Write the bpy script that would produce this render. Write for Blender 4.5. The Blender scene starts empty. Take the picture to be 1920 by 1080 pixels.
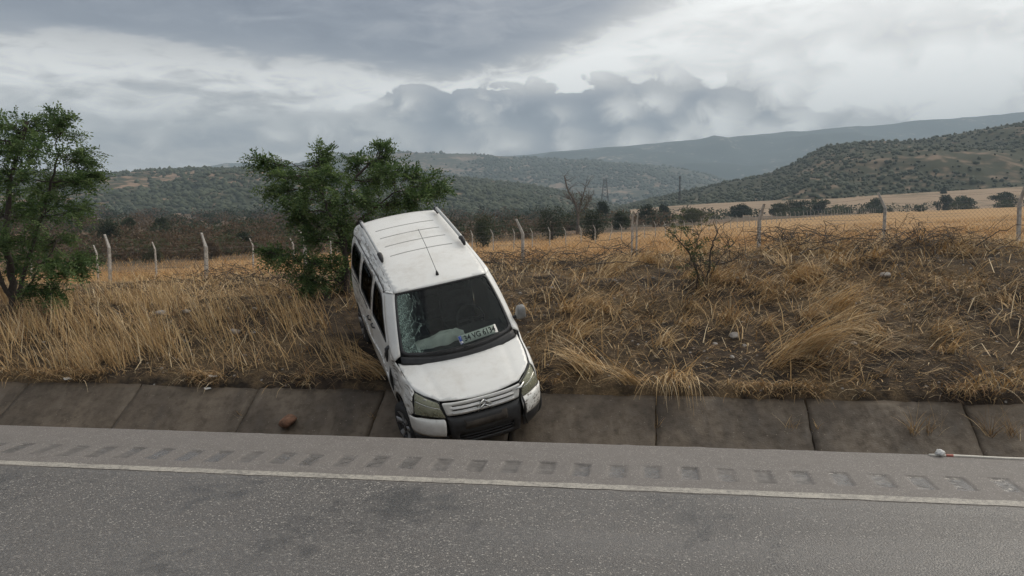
import bpy, bmesh, math, random
import numpy as np
from mathutils import Vector, Matrix
from mathutils.geometry import delaunay_2d_cdt

RS = np.random.RandomState(7)
random.seed(7)
R = math.radians
scene = bpy.context.scene
COL = scene.collection

# ------------------------------------------------------------------ node helper
class NB:
    def __init__(s, tree):
        s.t = tree; s.n = tree.nodes; s.l = tree.links
    def new(s, typ, **kw):
        n = s.n.new(typ)
        for k, v in kw.items(): setattr(n, k, v)
        return n
    def put(s, sock, v):
        if isinstance(v, bpy.types.NodeSocket): s.l.new(v, sock)
        elif isinstance(v, (tuple, list)) and sock.type == 'RGBA' and len(v) == 3: sock.default_value = (*v, 1)
        else: sock.default_value = v
    def m(s, op, a, b=None, c=None, clamp=False):
        n = s.new('ShaderNodeMath', operation=op, use_clamp=clamp)
        s.put(n.inputs[0], a)
        if b is not None: s.put(n.inputs[1], b)
        if c is not None: s.put(n.inputs[2], c)
        return n.outputs[0]
    def add(s, a, b): return s.m('ADD', a, b)
    def sub(s, a, b): return s.m('SUBTRACT', a, b)
    def mul(s, a, b): return s.m('MULTIPLY', a, b)
    def sstep(s, x, e0, e1, o0=0., o1=1.):
        n = s.new('ShaderNodeMapRange', interpolation_type='SMOOTHSTEP')
        s.put(n.inputs[0], x); s.put(n.inputs[1], e0); s.put(n.inputs[2], e1); s.put(n.inputs[3], o0); s.put(n.inputs[4], o1)
        return n.outputs[0]
    def lin(s, x, e0, e1, o0=0., o1=1.):
        n = s.new('ShaderNodeMapRange')
        s.put(n.inputs[0], x); s.put(n.inputs[1], e0); s.put(n.inputs[2], e1); s.put(n.inputs[3], o0); s.put(n.inputs[4], o1)
        return n.outputs[0]
    def mix(s, f, a, b, bt='MIX'):
        n = s.new('ShaderNodeMix', data_type='RGBA', blend_type=bt)
        s.put(n.inputs[0], f); s.put(n.inputs[6], a); s.put(n.inputs[7], b)
        return n.outputs[2]
    def noise(s, vec, scale, detail=4., rough=.55, dist=0., lac=2.):
        n = s.new('ShaderNodeTexNoise')
        if vec is not None: s.l.new(vec, n.inputs['Vector'])
        n.inputs['Scale'].default_value = scale; n.inputs['Detail'].default_value = detail
        n.inputs['Roughness'].default_value = rough; n.inputs['Distortion'].default_value = dist
        n.inputs['Lacunarity'].default_value = lac
        return n.outputs[0]
    def voro(s, vec, scale, feature='F1', out='Distance', rand=1.):
        n = s.new('ShaderNodeTexVoronoi', feature=feature)
        if vec is not None: s.l.new(vec, n.inputs['Vector'])
        n.inputs['Scale'].default_value = scale; n.inputs['Randomness'].default_value = rand
        return n.outputs[out]
    def sep(s, v):
        n = s.new('ShaderNodeSeparateXYZ'); s.l.new(v, n.inputs[0]); return n.outputs
    def comb(s, x, y, z):
        n = s.new('ShaderNodeCombineXYZ')
        for i, v in enumerate((x, y, z)): s.put(n.inputs[i], v)
        return n.outputs[0]
    def ramp(s, f, stops, interp='LINEAR'):
        n = s.new('ShaderNodeValToRGB'); cr = n.color_ramp; cr.interpolation = interp
        while len(cr.elements) < len(stops): cr.elements.new(.5)
        for e, (p, c) in zip(cr.elements, stops):
            e.position = p; e.color = (c, c, c, 1) if isinstance(c, (int, float)) else (*c, 1)
        s.put(n.inputs[0], f); return n.outputs[0]
    def obj(s): return s.new('ShaderNodeTexCoord').outputs['Object']
    def pos(s): return s.new('ShaderNodeNewGeometry').outputs['Position']
    def attr(s, name, out='Color'): return s.new('ShaderNodeAttribute', attribute_name=name).outputs[out]
    def bump(s, h, strength=.3, dist=.01):
        n = s.new('ShaderNodeBump'); s.put(n.inputs['Height'], h)
        n.inputs['Strength'].default_value = strength; n.inputs['Distance'].default_value = dist
        return n.outputs[0]

# ------------------------------------------------------------------ camera
FPX, HOR, CAMH = 1507., 390., 2.189
PITCH = math.atan((540 - HOR) / FPX)
cam = bpy.data.cameras.new('camera'); camo = bpy.data.objects.new('camera', cam); COL.objects.link(camo)
cam.sensor_width = 36; cam.lens = FPX / 1920 * 36; cam.clip_start = .1; cam.clip_end = 30000
camo.location = (0, 0, CAMH); camo.rotation_euler = (math.pi / 2 - PITCH, 0, 0)
scene.camera = camo
scene.render.resolution_x, scene.render.resolution_y = 1024, 576

# ------------------------------------------------------------------ view
vs = scene.view_settings
vs.view_transform = 'Standard'; vs.look = 'None'; vs.exposure = 0.0; vs.gamma = 1; vs.use_curve_mapping = False
scene.cycles.use_denoising = True; scene.cycles.use_adaptive_sampling = True; scene.cycles.adaptive_threshold = .02
scene.cycles.max_bounces = 6; scene.cycles.diffuse_bounces = 2; scene.cycles.glossy_bounces = 3
scene.cycles.transmission_bounces = 4; scene.cycles.transparent_max_bounces = 12; scene.cycles.volume_bounces = 0
scene.cycles.caustics_reflective = False; scene.cycles.caustics_refractive = False

# ------------------------------------------------------------------ world: overcast sky
SUN_AZ, SUN_EL = R(48), R(42)           # azimuth measured from +Y (view direction) to the right
world = bpy.data.worlds.new('World'); scene.world = world; world.use_nodes = True
world.cycles.sampling_method = 'MANUAL'; world.cycles.sample_map_resolution = 1024
def build_sky():
    b = NB(world.node_tree); b.n.clear()
    n3, v3 = b.noise, b.voro
    def noise2(*a, **kw):
        o = n3(*a, **kw); o.node.noise_dimensions = '2D'; return o
    def voro2(*a, **kw):
        o = v3(*a, **kw); o.node.voronoi_dimensions = '2D'; return o
    b.noise, b.voro = noise2, voro2
    d = b.new('ShaderNodeTexCoord').outputs['Generated']
    x, y, z = b.sep(d)[:3]
    deg = 180 / math.pi
    az = b.mul(b.m('ARCTAN2', x, y), deg)
    el = b.mul(b.m('ARCSINE', b.m('MINIMUM', b.m('MAXIMUM', z, -1.), 1.)), deg)
    flat = b.comb(b.mul(az, .05), b.mul(b.sub(el, b.mul(az, .035)), .22), 0.)           # drawn out along the horizon
    puff = b.comb(b.mul(az, .14), b.mul(el, .20), 3.)
    n_str = b.noise(flat, 1.1, 4, .55, .35)
    n_fine = b.noise(flat, 3.4, 6, .62, .6)
    n_wisp = b.noise(b.comb(b.mul(az, .05), b.mul(b.add(el, b.mul(az, .05)), .13), 5.), 5.5, 5, .62, .8)
    n_big = b.noise(b.comb(b.mul(az, .028), b.mul(el, .08), 7.), 1., 3, .5)
    n_puff = b.noise(puff, 2.3, 6, .60, .35)
    n_puff2 = b.noise(puff, .8, 3, .55, .3)
    n_bil = b.voro(b.comb(b.add(b.mul(az, .30), b.mul(n_puff, .9)), b.add(b.mul(el, .42), b.mul(n_puff, .9)), 2.), 1.0)
    c = lambda s, k=1.: b.mul(b.sub(s, .5), k)
    # the layer behind: bright veil, brighter towards the hidden sun on the right
    glow = b.sstep(az, -24., 26.)
    far_side = b.sstep(b.m('ABSOLUTE', az), 70., 150.)
    t = b.add(b.add(.54, b.mul(glow, .37)), b.add(c(n_str, .40), b.add(c(n_fine, .34), c(n_wisp, .22))))
    t = b.sub(t, b.mul(far_side, .25))
    low = b.mul(b.sstep(b.add(el, b.add(c(n_str, 5.), c(n_fine, 3.))), 6.6, 3.6), b.sstep(az, 24., -10.))
    t = b.sub(t, b.mul(low, .06))
    # dark stratus deck
    azn = b.lin(az, -40., 40.)
    edge = b.ramp(azn, [(0, .50), (.10, .485), (.30, .47), (.40, .425), (.50, .455), (.58, .54), (.66, .66), (.78, .82), (1, .9)], 'B_SPLINE')
    edge = b.mul(edge, 20.)
    e = b.sub(b.add(el, b.add(c(n_str, 4.2), b.add(c(n_fine, 3.2), c(n_wisp, 2.2)))), edge)
    deck = b.mul(b.sstep(e, -1.3, 2.6), b.sstep(az, 26., -6., .30, 1.))
    deck = b.mul(deck, b.sstep(el, 34., 18., .35, 1.))
    rim = b.mul(b.sstep(e, -3.2, -.3), b.sstep(e, 1., -.2))
    t = b.add(t, b.mul(rim, .18))
    tdark = b.add(b.add(.125, c(n_big, .34)), b.add(b.add(c(n_fine, .42), c(n_wisp, .36)), b.mul(glow, .24)))
    t = b.m('ADD', b.mul(t, b.sub(1., deck)), b.mul(tdark, deck))
    # cumulus banks standing over the hills: lit knobbly tops, soft grey undersides
    def cumulus(t, tops, bots, shade, soft, amp, dens, k=1.):
        top = b.mul(b.ramp(azn, tops), 20.); bot = b.mul(b.ramp(azn, bots), 20.)
        lump = b.add(b.add(c(n_puff, amp), c(n_puff2, amp * .35)), b.mul(b.sub(.42, n_bil), amp * .55))
        ce = b.sub(b.add(top, lump), el)
        m_ = b.mul(b.sstep(ce, -.05, soft), b.sstep(b.sub(b.add(el, b.mul(lump, .8)), bot), -2.4, 1.4))
        lit = b.sstep(ce, 1.5, .1)
        body = b.add(b.add(shade, b.mul(b.sstep(az, -8., 30.), .30)), b.add(b.add(c(n_puff, .55 * k), c(n_puff2, .16)), b.add(b.mul(lit, .10), b.mul(b.sub(.42, n_bil), .34 * k))))
        m_ = b.mul(m_, dens)
        return b.add(b.mul(t, b.sub(1., m_)), b.mul(body, m_))
    t = cumulus(t, [(0, .34), (.20, .30), (.34, .34), (.42, .42), (.55, .44), (.68, .48), (.73, .60), (.80, .64), (.88, .63), (.95, .56), (1, .5)],
                [(0, .2), (.34, .22), (.55, .1), (1, .05)], .45, .8, 3.4, .74)
    t = cumulus(t, [(0, .05), (.33, .12), (.365, .30), (.39, .43), (.44, .44), (.50, .43), (.58, .46), (.64, .47), (.70, .44), (.76, .38), (.85, .30), (1, .25)],
                [(0, .5), (.34, .48), (.40, .34), (.50, .26), (.62, .18), (1, .1)], .31, .30, 3.0, .78, 1.3)
    t = cumulus(t, [(0, .10), (.22, .14), (.30, .29), (.36, .32), (.42, .28), (.60, .30), (.75, .28), (1, .25)],
                [(0, .2), (.28, .22), (.40, .12), (1, .05)], .38, .5, 3.4, .34)
    t = b.add(b.mul(b.sub(t, .46), b.sstep(el, 13., 5., 1., 2.0)), .46)
    # overcast skies grow brighter towards the zenith
    t = b.add(t, b.sstep(el, 16., 70., 0., .22))
    col = b.ramp(t, [(0, (.165, .185, .25)), (.18, (.265, .288, .352)), (.36, (.44, .452, .495)), (.55, (.77, .755, .74)), (.75, (1.14, 1.12, 1.08)), (1, (1.5, 1.49, 1.44))])
    sky = b.new('ShaderNodeTexSky', sky_type='NISHITA'); sky.sun_disc = False
    sky.sun_elevation = SUN_EL; sky.sun_rotation = SUN_AZ
    nis = b.mix(1., sky.outputs[0], (.10, .10, .10), 'MULTIPLY')
    col = b.mix(.96, nis, col)
    col = b.mix(b.sstep(el, .0, -1.5), col, (.10, .09, .08))
    bg = b.new('ShaderNodeBackground'); b.put(bg.inputs[0], col); bg.inputs[1].default_value = 1.0
    out = b.new('ShaderNodeOutputWorld'); b.l.new(bg.outputs[0], out.inputs[0])
build_sky()

sun = bpy.data.lights.new('sun', 'SUN'); sun.energy = 1.5; sun.angle = R(25); sun.color = (1, .90, .76)
suno = bpy.data.objects.new('sun', sun); COL.objects.link(suno)
sd = Vector((math.sin(SUN_AZ) * math.cos(SUN_EL), math.cos(SUN_AZ) * math.cos(SUN_EL), math.sin(SUN_EL)))
suno.rotation_euler = (-sd).to_track_quat('-Z', 'Y').to_euler()

# ------------------------------------------------------------------ basics
TH = R(9.553); CT, ST = math.cos(TH), math.sin(TH); GR = .017
def uv2xy(u, v): return u * CT + v * ST, -u * ST + v * CT
def xy2uv(x, y): return x * CT - y * ST, x * ST + y * CT
def Gz(u): return GR * 60 * np.tanh(np.asarray(u, float) / 60)
def ray(px, py):
    xi = (px - 960) / FPX; et = (540 - py) / FPX
    return np.array([xi, math.cos(PITCH) + et * math.sin(PITCH), -math.sin(PITCH) + et * math.cos(PITCH)])
def at_depth(px, py, Y):
    d = ray(px, py); k = Y / d[1]
    return np.array([d[0] * k, Y, CAMH + d[2] * k])
def at_v(px, py, v):
    d = ray(px, py); k = v / (d[0] * ST + d[1] * CT)
    return np.array([0, 0, CAMH]) + d * k

_perm = np.random.RandomState(3).permutation(4096)
def vnoise(x, y):
    x = np.asarray(x, float); y = np.asarray(y, float)
    xi = np.floor(x).astype(int); yi = np.floor(y).astype(int); fx = x - xi; fy = y - yi
    fx = fx * fx * (3 - 2 * fx); fy = fy * fy * (3 - 2 * fy)
    h = lambda a, b: _perm[(_perm[a & 4095] + b) & 4095] / 4095.
    return (h(xi, yi) * (1 - fx) + h(xi + 1, yi) * fx) * (1 - fy) + (h(xi, yi + 1) * (1 - fx) + h(xi + 1, yi + 1) * fx) * fy
def fbm(x, y, oct=4, gain=.5):
    s = 0; a = 1; t = 0
    for i in range(oct):
        s = s + a * vnoise(x * 2 ** i + 17.3 * i, y * 2 ** i - 9.1 * i); t += a; a *= gain
    return s / t - .5
def sst(x, a, b):
    t = np.clip((np.asarray(x, float) - a) / (b - a), 0, 1); return t * t * (3 - 2 * t)

# ------------------------------------------------------------------ terrain function
POST_V = 24.3
NEAR_POSTS = [(-10, 455), (202, 440), (383, 437), (572, 430), (780, 421), (980, 411), (1190, 396), (1425, 383), (1660, 361), (1917, 350), (2190, 335)]
FAR_A, FAR_B, FAR_C, FAR_Y0 = -.05, .0261, .0398, 73.5
def far_post(s):
    Y = FAR_Y0 * (1 + FAR_C * s); return FAR_Y0 * (FAR_A + FAR_B * s), Y
def far_z(s): return float(np.interp(s, [-14, 9, 20, 34, 74], [-1.9, -1.85, -1.3, -.45, .35]))
def rbf_setup():
    pts = []
    for px, py in NEAR_POSTS:
        p = at_v(px, py, POST_V); pts.append((p[0], p[1], p[2] - 2.05))
    for s in (-14, -10, -6, -2, 2, 6, 10, 16, 24, 34, 50, 74):
        x, y = far_post(s); pts.append((x, y, far_z(s)))
    for px, py, Y in ((1900, 388, 260), (1800, 393, 262), (1900, 428, 80), (1700, 440, 60), (1450, 448, 60)):
        pts.append(tuple(at_depth(px, py, Y)))
    pts += [(-60, 120, -2.3), (0, 200, -2.5), (-150, 300, -2.8), (0, 500, -3), (70, 300, -1.6), (260, 500, 2.), (420, 420, 6), (-400, 500, -3), (-110, 60, -2.2), (120, 60, 4.), (-60, 25, -1.6), (60, 20, 2.6), (-300, 200, -3), (300, 200, 6), (-500, 20, -3), (500, 20, 8)]
    P = np.array(pts); n = len(P)
    def k(r): return np.where(r > 0, r * r * np.log(r + 1e-9), 0)
    D = np.linalg.norm(P[:, None, :2] - P[None, :, :2], axis=2)
    A = np.zeros((n + 3, n + 3)); A[:n, :n] = k(D) + np.eye(n) * 5.; A[:n, n] = 1; A[:n, n + 1:] = P[:, :2]; A[n:, :n] = A[:n, n:].T
    w = np.linalg.solve(A, np.concatenate([P[:, 2], np.zeros(3)]))
    def f(x, y):
        x = np.asarray(x, float); y = np.asarray(y, float); sh = x.shape; x = x.ravel(); y = y.ravel()
        o = np.empty_like(x)
        for i in range(0, len(x), 20000):
            xx, yy = x[i:i + 20000], y[i:i + 20000]
            r = np.sqrt((xx[:, None] - P[None, :, 0]) ** 2 + (yy[:, None] - P[None, :, 1]) ** 2)
            o[i:i + 20000] = k(r) @ w[:n] + w[n] + w[n + 1] * xx + w[n + 2] * yy
        return o.reshape(sh)
    return f
FIELD = rbf_setup()
BV = [10.30, 10.44, 10.50, 11.0, 11.6, 12.3, 13.3, 14.5, 16.0, 17.0, 18.5, 21.0, 24.0]
BZ = [-.40, -.25, -.135, .04, .25, .50, .74, .92, 1.03, 1.06, .90, .40, -.10]
def H(x, y, detail=True):
    x = np.asarray(x, float); y = np.asarray(y, float)
    u, v = xy2uv(x, y)
    c = np.clip(1 + .045 * (u + 2.4), .60, 1.36)
    base = np.interp(v, BV, BZ)
    lift = np.where(v > 12.3, .5 + (base - .5) * np.where(base > .5, c * 1.0, 1.), base)
    lift = lift + (c - 1) * .5 * sst(v, 12.3, 16.)
    bank = Gz(u) + lift
    rr = np.sqrt(x * x + y * y)
    fl = FIELD(np.clip(x, -480, 480), np.clip(y, 10, 560)); fl = fl + sst(rr, 480, 900) * (np.clip(-3.5 + x * .002, -6, 0) - fl)
    w = sst(v, 17.5, 23.5)
    z = bank * (1 - w) + fl * w
    if detail:
        a = sst(v, 10.5, 11.2)
        z = z + a * (fbm(u * .8, v * .8, 3) * .26 + fbm(u * 3.1, v * 3.1, 3) * .15) * np.where(v > 20, .7, 1)
    under = Gz(u) - 1.4
    z = np.where((v > -9.2) & (v < 10.31), under, z)
    z = np.where(v <= -9.2, Gz(u) - .06, z)
    return z
def hit(px, py, d0=8., d1=900.):
    d = ray(px, py); d = d / np.linalg.norm(d)
    ts = np.concatenate([np.arange(d0, 40, .05), np.arange(40, d1, .5)])
    P = np.array([0, 0, CAMH])[None] + ts[:, None] * d[None]
    g = H(P[:, 0], P[:, 1]); i = np.argmax(P[:, 2] < g)
    if not (P[:, 2] < g).any(): i = len(ts) - 1
    return np.array([P[i, 0], P[i, 1], g[i]])

# ------------------------------------------------------------------ object helpers
def tag(o, label=None, cat=None, group=None, kind=None):
    if label: o['label'] = label
    if cat: o['category'] = cat
    if group: o['group'] = group
    if kind: o['kind'] = kind
    return o
def link(name, me, mat=None, parent=None):
    o = bpy.data.objects.new(name, me); COL.objects.link(o)
    if mat is not None and me is not None: me.materials.append(mat)
    if parent is not None: o.parent = parent
    return o
def empty(name, loc=(0, 0, 0)):
    o = bpy.data.objects.new(name, None); COL.objects.link(o); o.location = loc; o.empty_display_size = .2; return o
def mesh_np(name, V, F, smooth=False, col=None):
    """V (n,3), F (m,k) one face size, or list of such arrays"""
    me = bpy.data.meshes.new(name)
    Fs = F if isinstance(F, list) else [F]
    Fs = [np.asarray(f, np.int32) for f in Fs if len(f)]
    V = np.asarray(V, np.float32)
    me.vertices.add(len(V)); me.vertices.foreach_set('co', V.ravel())
    li = np.concatenate([f.ravel() for f in Fs]); cnt = np.concatenate([np.full(len(f), f.shape[1], np.int32) for f in Fs])
    st = np.concatenate([[0], np.cumsum(cnt)[:-1]]).astype(np.int32)
    me.loops.add(len(li)); me.loops.foreach_set('vertex_index', li)
    me.polygons.add(len(cnt)); me.polygons.foreach_set('loop_start', st)
    if smooth: me.polygons.foreach_set('use_smooth', np.ones(len(cnt), bool))
    me.update(calc_edges=True)
    if col is not None:
        a = me.attributes.new('Col', 'FLOAT_COLOR', 'POINT')
        c = np.ones((len(V), 4), np.float32); c[:, :3] = col; a.data.foreach_set('color', c.ravel())
    me.validate()
    return me
def grid_faces(nu, nv):
    i = np.arange(nu - 1)[:, None]; j = np.arange(nv - 1)[None]
    a = (i * nv + j).ravel(); return np.stack([a, a + nv, a + nv + 1, a + 1], 1)
class MB:
    """collects pieces of one mesh"""
    def __init__(s): s.v = []; s.f3 = []; s.f4 = []; s.n = 0
    def add(s, V, F):
        V = np.asarray(V, float); s.v.append(V)
        for f in F: (s.f3 if len(f) == 3 else s.f4).append([i + s.n for i in f])
        s.n += len(V)
    def box(s, c, size, rot=None):
        h = np.array(size) / 2
        V = np.array([[x, y, z] for x in (-1, 1) for y in (-1, 1) for z in (-1, 1)]) * h
        if rot is not None: V = V @ np.array(rot).T
        s.add(V + np.array(c), [(0, 1, 3, 2), (4, 6, 7, 5), (0, 4, 5, 1), (2, 3, 7, 6), (0, 2, 6, 4), (1, 5, 7, 3)])
    def tube(s, pts, rad, n=6, cap=True):
        pts = np.asarray(pts, float); m = len(pts)
        rad = np.full(m, rad) if np.isscalar(rad) else np.asarray(rad)
        T = np.gradient(pts, axis=0); T /= np.linalg.norm(T, axis=1)[:, None] + 1e-12
        ref = np.array([0, 0, 1.]) if abs(T[0, 2]) < .9 else np.array([1., 0, 0])
        V = []
        for i in range(m):
            a = np.cross(T[i], ref); a /= np.linalg.norm(a) + 1e-12; b_ = np.cross(T[i], a); ref = np.cross(a, T[i])
            an = np.arange(n) * 2 * math.pi / n
            V.append(pts[i] + rad[i] * (np.cos(an)[:, None] * a + np.sin(an)[:, None] * b_))
        F = [(i * n + j, i * n + (j + 1) % n, (i + 1) * n + (j + 1) % n, (i + 1) * n + j) for i in range(m - 1) for j in range(n)]
        V = np.concatenate(V)
        if cap:
            V = np.concatenate([V, pts[:1], pts[-1:]]); k = m * n
            F += [(k, (j + 1) % n, j) for j in range(n)] + [(k + 1, (m - 1) * n + j, (m - 1) * n + (j + 1) % n) for j in range(n)]
        s.add(V, F)
    def lathe(s, prof, n=32, axis='x'):
        """prof: list (axial, radius); closed round"""
        prof = np.array(prof); m = len(prof); an = np.arange(n) * 2 * math.pi / n
        V = np.zeros((n, m, 3)); V[..., 0] = prof[None, :, 0]; V[..., 1] = prof[None, :, 1] * np.cos(an)[:, None]; V[..., 2] = prof[None, :, 1] * np.sin(an)[:, None]
        F = [(i * m + j, i * m + j + 1, ((i + 1) % n) * m + j + 1, ((i + 1) % n) * m + j) for i in range(n) for j in range(m - 1)]
        s.add(V.reshape(-1, 3), F)
    def build(s, name, mat, parent=None, smooth=False, bevel=0.):
        me = mesh_np(name, np.concatenate(s.v), [np.array(s.f3, int).reshape(-1, 3), np.array(s.f4, int).reshape(-1, 4)], smooth)
        o = link(name, me, mat, parent)
        if bevel:
            m = o.modifiers.new('bevel', 'BEVEL'); m.width = bevel; m.segments = 3; m.limit_method = 'ANGLE'
            me.polygons.foreach_set('use_smooth', np.ones(len(me.polygons), bool))
            w = o.modifiers.new('wn', 'WEIGHTED_NORMAL')
        return o

# ------------------------------------------------------------------ materials
MATS = {}
def mat(name):
    m = bpy.data.materials.new(name); m.use_nodes = True; b = NB(m.node_tree); b.n.clear()
    out = b.new('ShaderNodeOutputMaterial'); p = b.new('ShaderNodeBsdfPrincipled'); b.l.new(p.outputs[0], out.inputs[0])
    MATS[name] = m; return m, b, p, out
def S(b, p, **kw):
    for k, v in kw.items():
        b.put(p.inputs[k.replace('_', ' ')], v)
def simple(name, color, rough=.6, metal=0., var=.15, nscale=8., bump=0., coat=0.):
    m, b, p, o = mat(name)
    n = b.noise(b.obj(), nscale, 5, .6)
    c = b.mix(b.sstep(n, .3, .7), tuple(x * (1 - var) for x in color), tuple(min(1, x * (1 + var)) for x in color))
    S(b, p, Base_Color=c, Roughness=b.lin(n, .2, .8, max(.02, rough - .08), min(1, rough + .08)), Metallic=metal)
    if coat: S(b, p, Coat_Weight=coat, Coat_Roughness=.1)
    if bump: S(b, p, Normal=b.bump(b.noise(b.obj(), nscale * 6, 4), bump, .01))
    return m
def road_mats():
    # carriageway: chip-seal asphalt, coarse aggregate
    m, b, p, o = mat('asphalt'); P = b.pos()
    px_, py_ = b.sep(P)[:2]; U_ = b.sub(b.mul(px_, CT), b.mul(py_, ST)); V_ = b.add(b.mul(px_, ST), b.mul(py_, CT))
    chipv = b.sep(b.voro(P, 84., 'F1', 'Color'))[0]; cell = b.voro(P, 84.)
    big = b.noise(P, .55, 5, .6); mid = b.noise(P, 5., 5, .65); fine = b.noise(P, 60., 4, .7)
    track = b.noise(b.comb(b.mul(U_, .12), b.mul(V_, 1.5), 0.), 1., 4, .55)          # wear along the wheel tracks
    damp = b.noise(b.comb(b.mul(U_, .9), b.mul(V_, .55), 4.), 1., 4, .6, .4)
    wet = b.sstep(b.add(damp, b.mul(b.sub(mid, .5), .5)), .52, .68)
    polish = b.sstep(track, .46, .60)
    base = b.mix(chipv, (.080, .075, .071), (.172, .161, .150))
    base = b.mix(b.mul(b.sstep(chipv, .90, .95), b.sub(1., b.mul(polish, .6))), base, (.44, .41, .37))
    base = b.mix(b.mul(b.sstep(cell, .38, .62), b.sub(.65, b.mul(polish, .35))), base, (.050, .046, .043))
    base = b.mix(b.mul(b.sstep(mid, .42, .75), .30), base, (.130, .112, .100))
    base = b.mix(b.mul(b.sstep(big, .42, .66), .30), base, (.148, .137, .126))
    base = b.mix(b.mul(wet, .72), base, (.046, .045, .045))
    S(b, p, Base_Color=base, Roughness=b.sub(b.add(b.lin(wet, 0., 1., .52, .32), b.mul(b.sub(chipv, .5), .22)), b.mul(polish, .10)), Specular_IOR_Level=.55)
    hgt = b.add(b.mul(b.sub(1., cell), b.add(.4, chipv)), b.mul(fine, .3))
    S(b, p, Normal=b.bump(hgt, .6, .008))
    # shoulder: smoother, finer, browner
    m, b, p, o = mat('shoulder_asphalt'); P = b.pos()
    g = b.attr('Col'); gr = b.sep(g)[0]
    cell = b.voro(P, 160.); cv = b.sep(b.voro(P, 160., 'F1', 'Color'))[0]
    big = b.noise(P, .8, 5, .6); mid = b.noise(P, 7., 5, .65)
    base = b.mix(cv, (.118, .107, .098), (.190, .172, .158))
    base = b.mix(b.sstep(cv, .95, .98), base, (.40, .37, .34))
    base = b.mix(b.mul(b.sstep(mid, .40, .72), .4), base, (.110, .095, .085))
    base = b.mix(b.mul(b.sstep(big, .5, .75), .35), base, (.18, .16, .145))
    base = b.mix(b.mul(b.sstep(gr, .15, .8), b.sstep(mid, .3, .6, .3, .75)), base, (.088, .080, .073))
    wet = b.mul(b.sstep(gr, .45, .9), b.sstep(big, .40, .55))
    S(b, p, Base_Color=base, Roughness=b.lin(wet, 0., 1., .68, .12), Specular_IOR_Level=.5)
    S(b, p, Normal=b.bump(b.add(b.mul(b.sub(1., cell), cv), b.mul(mid, .5)), .35, .005))
    # worn white paint
    m, b, p, o = mat('line_paint'); P = b.pos()
    w = b.noise(P, 22., 6, .7); big = b.noise(P, 2.3, 4, .6); cell = b.voro(P, 110.)
    base = b.mix(b.sstep(b.add(w, b.mul(big, .5)), .62, 1.0), (.42, .39, .335), (.20, .183, .162))
    base = b.mix(b.mul(b.sstep(cell, .42, .62), b.sstep(w, .35, .6, .25, .75)), base, (.16, .15, .14))
    S(b, p, Base_Color=base, Roughness=.6, Normal=b.bump(b.sub(1., cell), .4, .004))
    # ditch concrete: dirty, damp
    m, b, p, o = mat('ditch_concrete'); P = b.pos()
    big = b.noise(P, 1.2, 6, .62); mid = b.noise(P, 9., 6, .65); st_ = b.noise(b.comb(b.mul(b.sep(P)[0], 3.), b.mul(b.sep(P)[2], .8), b.mul(b.sep(P)[1], .8)), 1., 5, .6); sp = b.voro(P, 45.); spc = b.sep(b.voro(P, 45., 'F1', 'Color'))[0]
    base = b.mix(b.sstep(big, .32, .68), (.066, .049, .033), (.122, .094, .066))
    base = b.mix(b.mul(b.sstep(mid, .45, .7), .6), base, (.044, .034, .025))
    base = b.mix(b.mul(b.sstep(st_, .50, .66), .55), base, (.040, .031, .023)); base = b.mix(b.mul(b.sstep(st_, .46, .36), .35), base, (.16, .128, .095))
    base = b.mix(b.mul(b.sstep(spc, .96, .98), b.sstep(sp, .4, .15)), base, (.20, .17, .13))
    S(b, p, Base_Color=base, Roughness=b.lin(mid, .3, .7, .55, .9), Normal=b.bump(b.add(mid, b.mul(sp, .3)), .5, .015))
    # soil / litter of dead straw on the bank and field
    m, b, p, o = mat('dry_soil'); P = b.pos()
    big = b.noise(P, .55, 6, .62); mid = b.noise(P, 4., 6, .65); fine = b.noise(P, 38., 5, .7)
    u = b.sep(P)[1]
    fieldf = b.sstep(u, 17., 26.)
    soil = b.mix(b.sstep(mid, .35, .65), (.026, .020, .015), (.066, .049, .036))
    straw = b.mix(b.sstep(fine, .35, .65), (.105, .072, .040), (.22, .155, .085))
    base = b.mix(b.mul(b.sstep(b.add(b.mul(big, .6), b.mul(mid, .4)), .44, .60), .75), soil, straw)
    fld = b.mix(b.sstep(mid, .35, .65), (.34, .20, .088), (.45, .285, .13))
    fld = b.mix(b.sstep(b.noise(P, .04, 5, .6), .52, .66), fld, (.17, .125, .075))
    sx = b.sep(P)[0]; beyond = b.add(b.mul(b.add(sx, 3.7), -.8355), b.mul(b.sub(u, 73.5), .5494))
    farf = b.sstep(b.add(beyond, b.mul(b.sub(b.noise(P, .06, 4, .6), .5), 22.)), 10., 22.)
    fld = b.mix(farf, fld, b.mix(b.sstep(b.noise(P, .03, 6, .65), .42, .58), (.15, .098, .060), (.060, .050, .030)))
    base = b.mix(fieldf, base, fld)
    stone = b.sep(b.voro(P, 16., 'F1', 'Color'))[0]; sd_ = b.voro(P, 16.)
    base = b.mix(b.mul(b.mul(b.sstep(stone, .955, .97), b.sstep(sd_, .35, .22)), b.sub(1., fieldf)), base, (.27, .25, .23))
    S(b, p, Base_Color=base, Roughness=.95, Specular_IOR_Level=.2, Normal=b.bump(b.add(mid, b.mul(fine, .6)), .8, .05))
road_mats()
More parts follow.
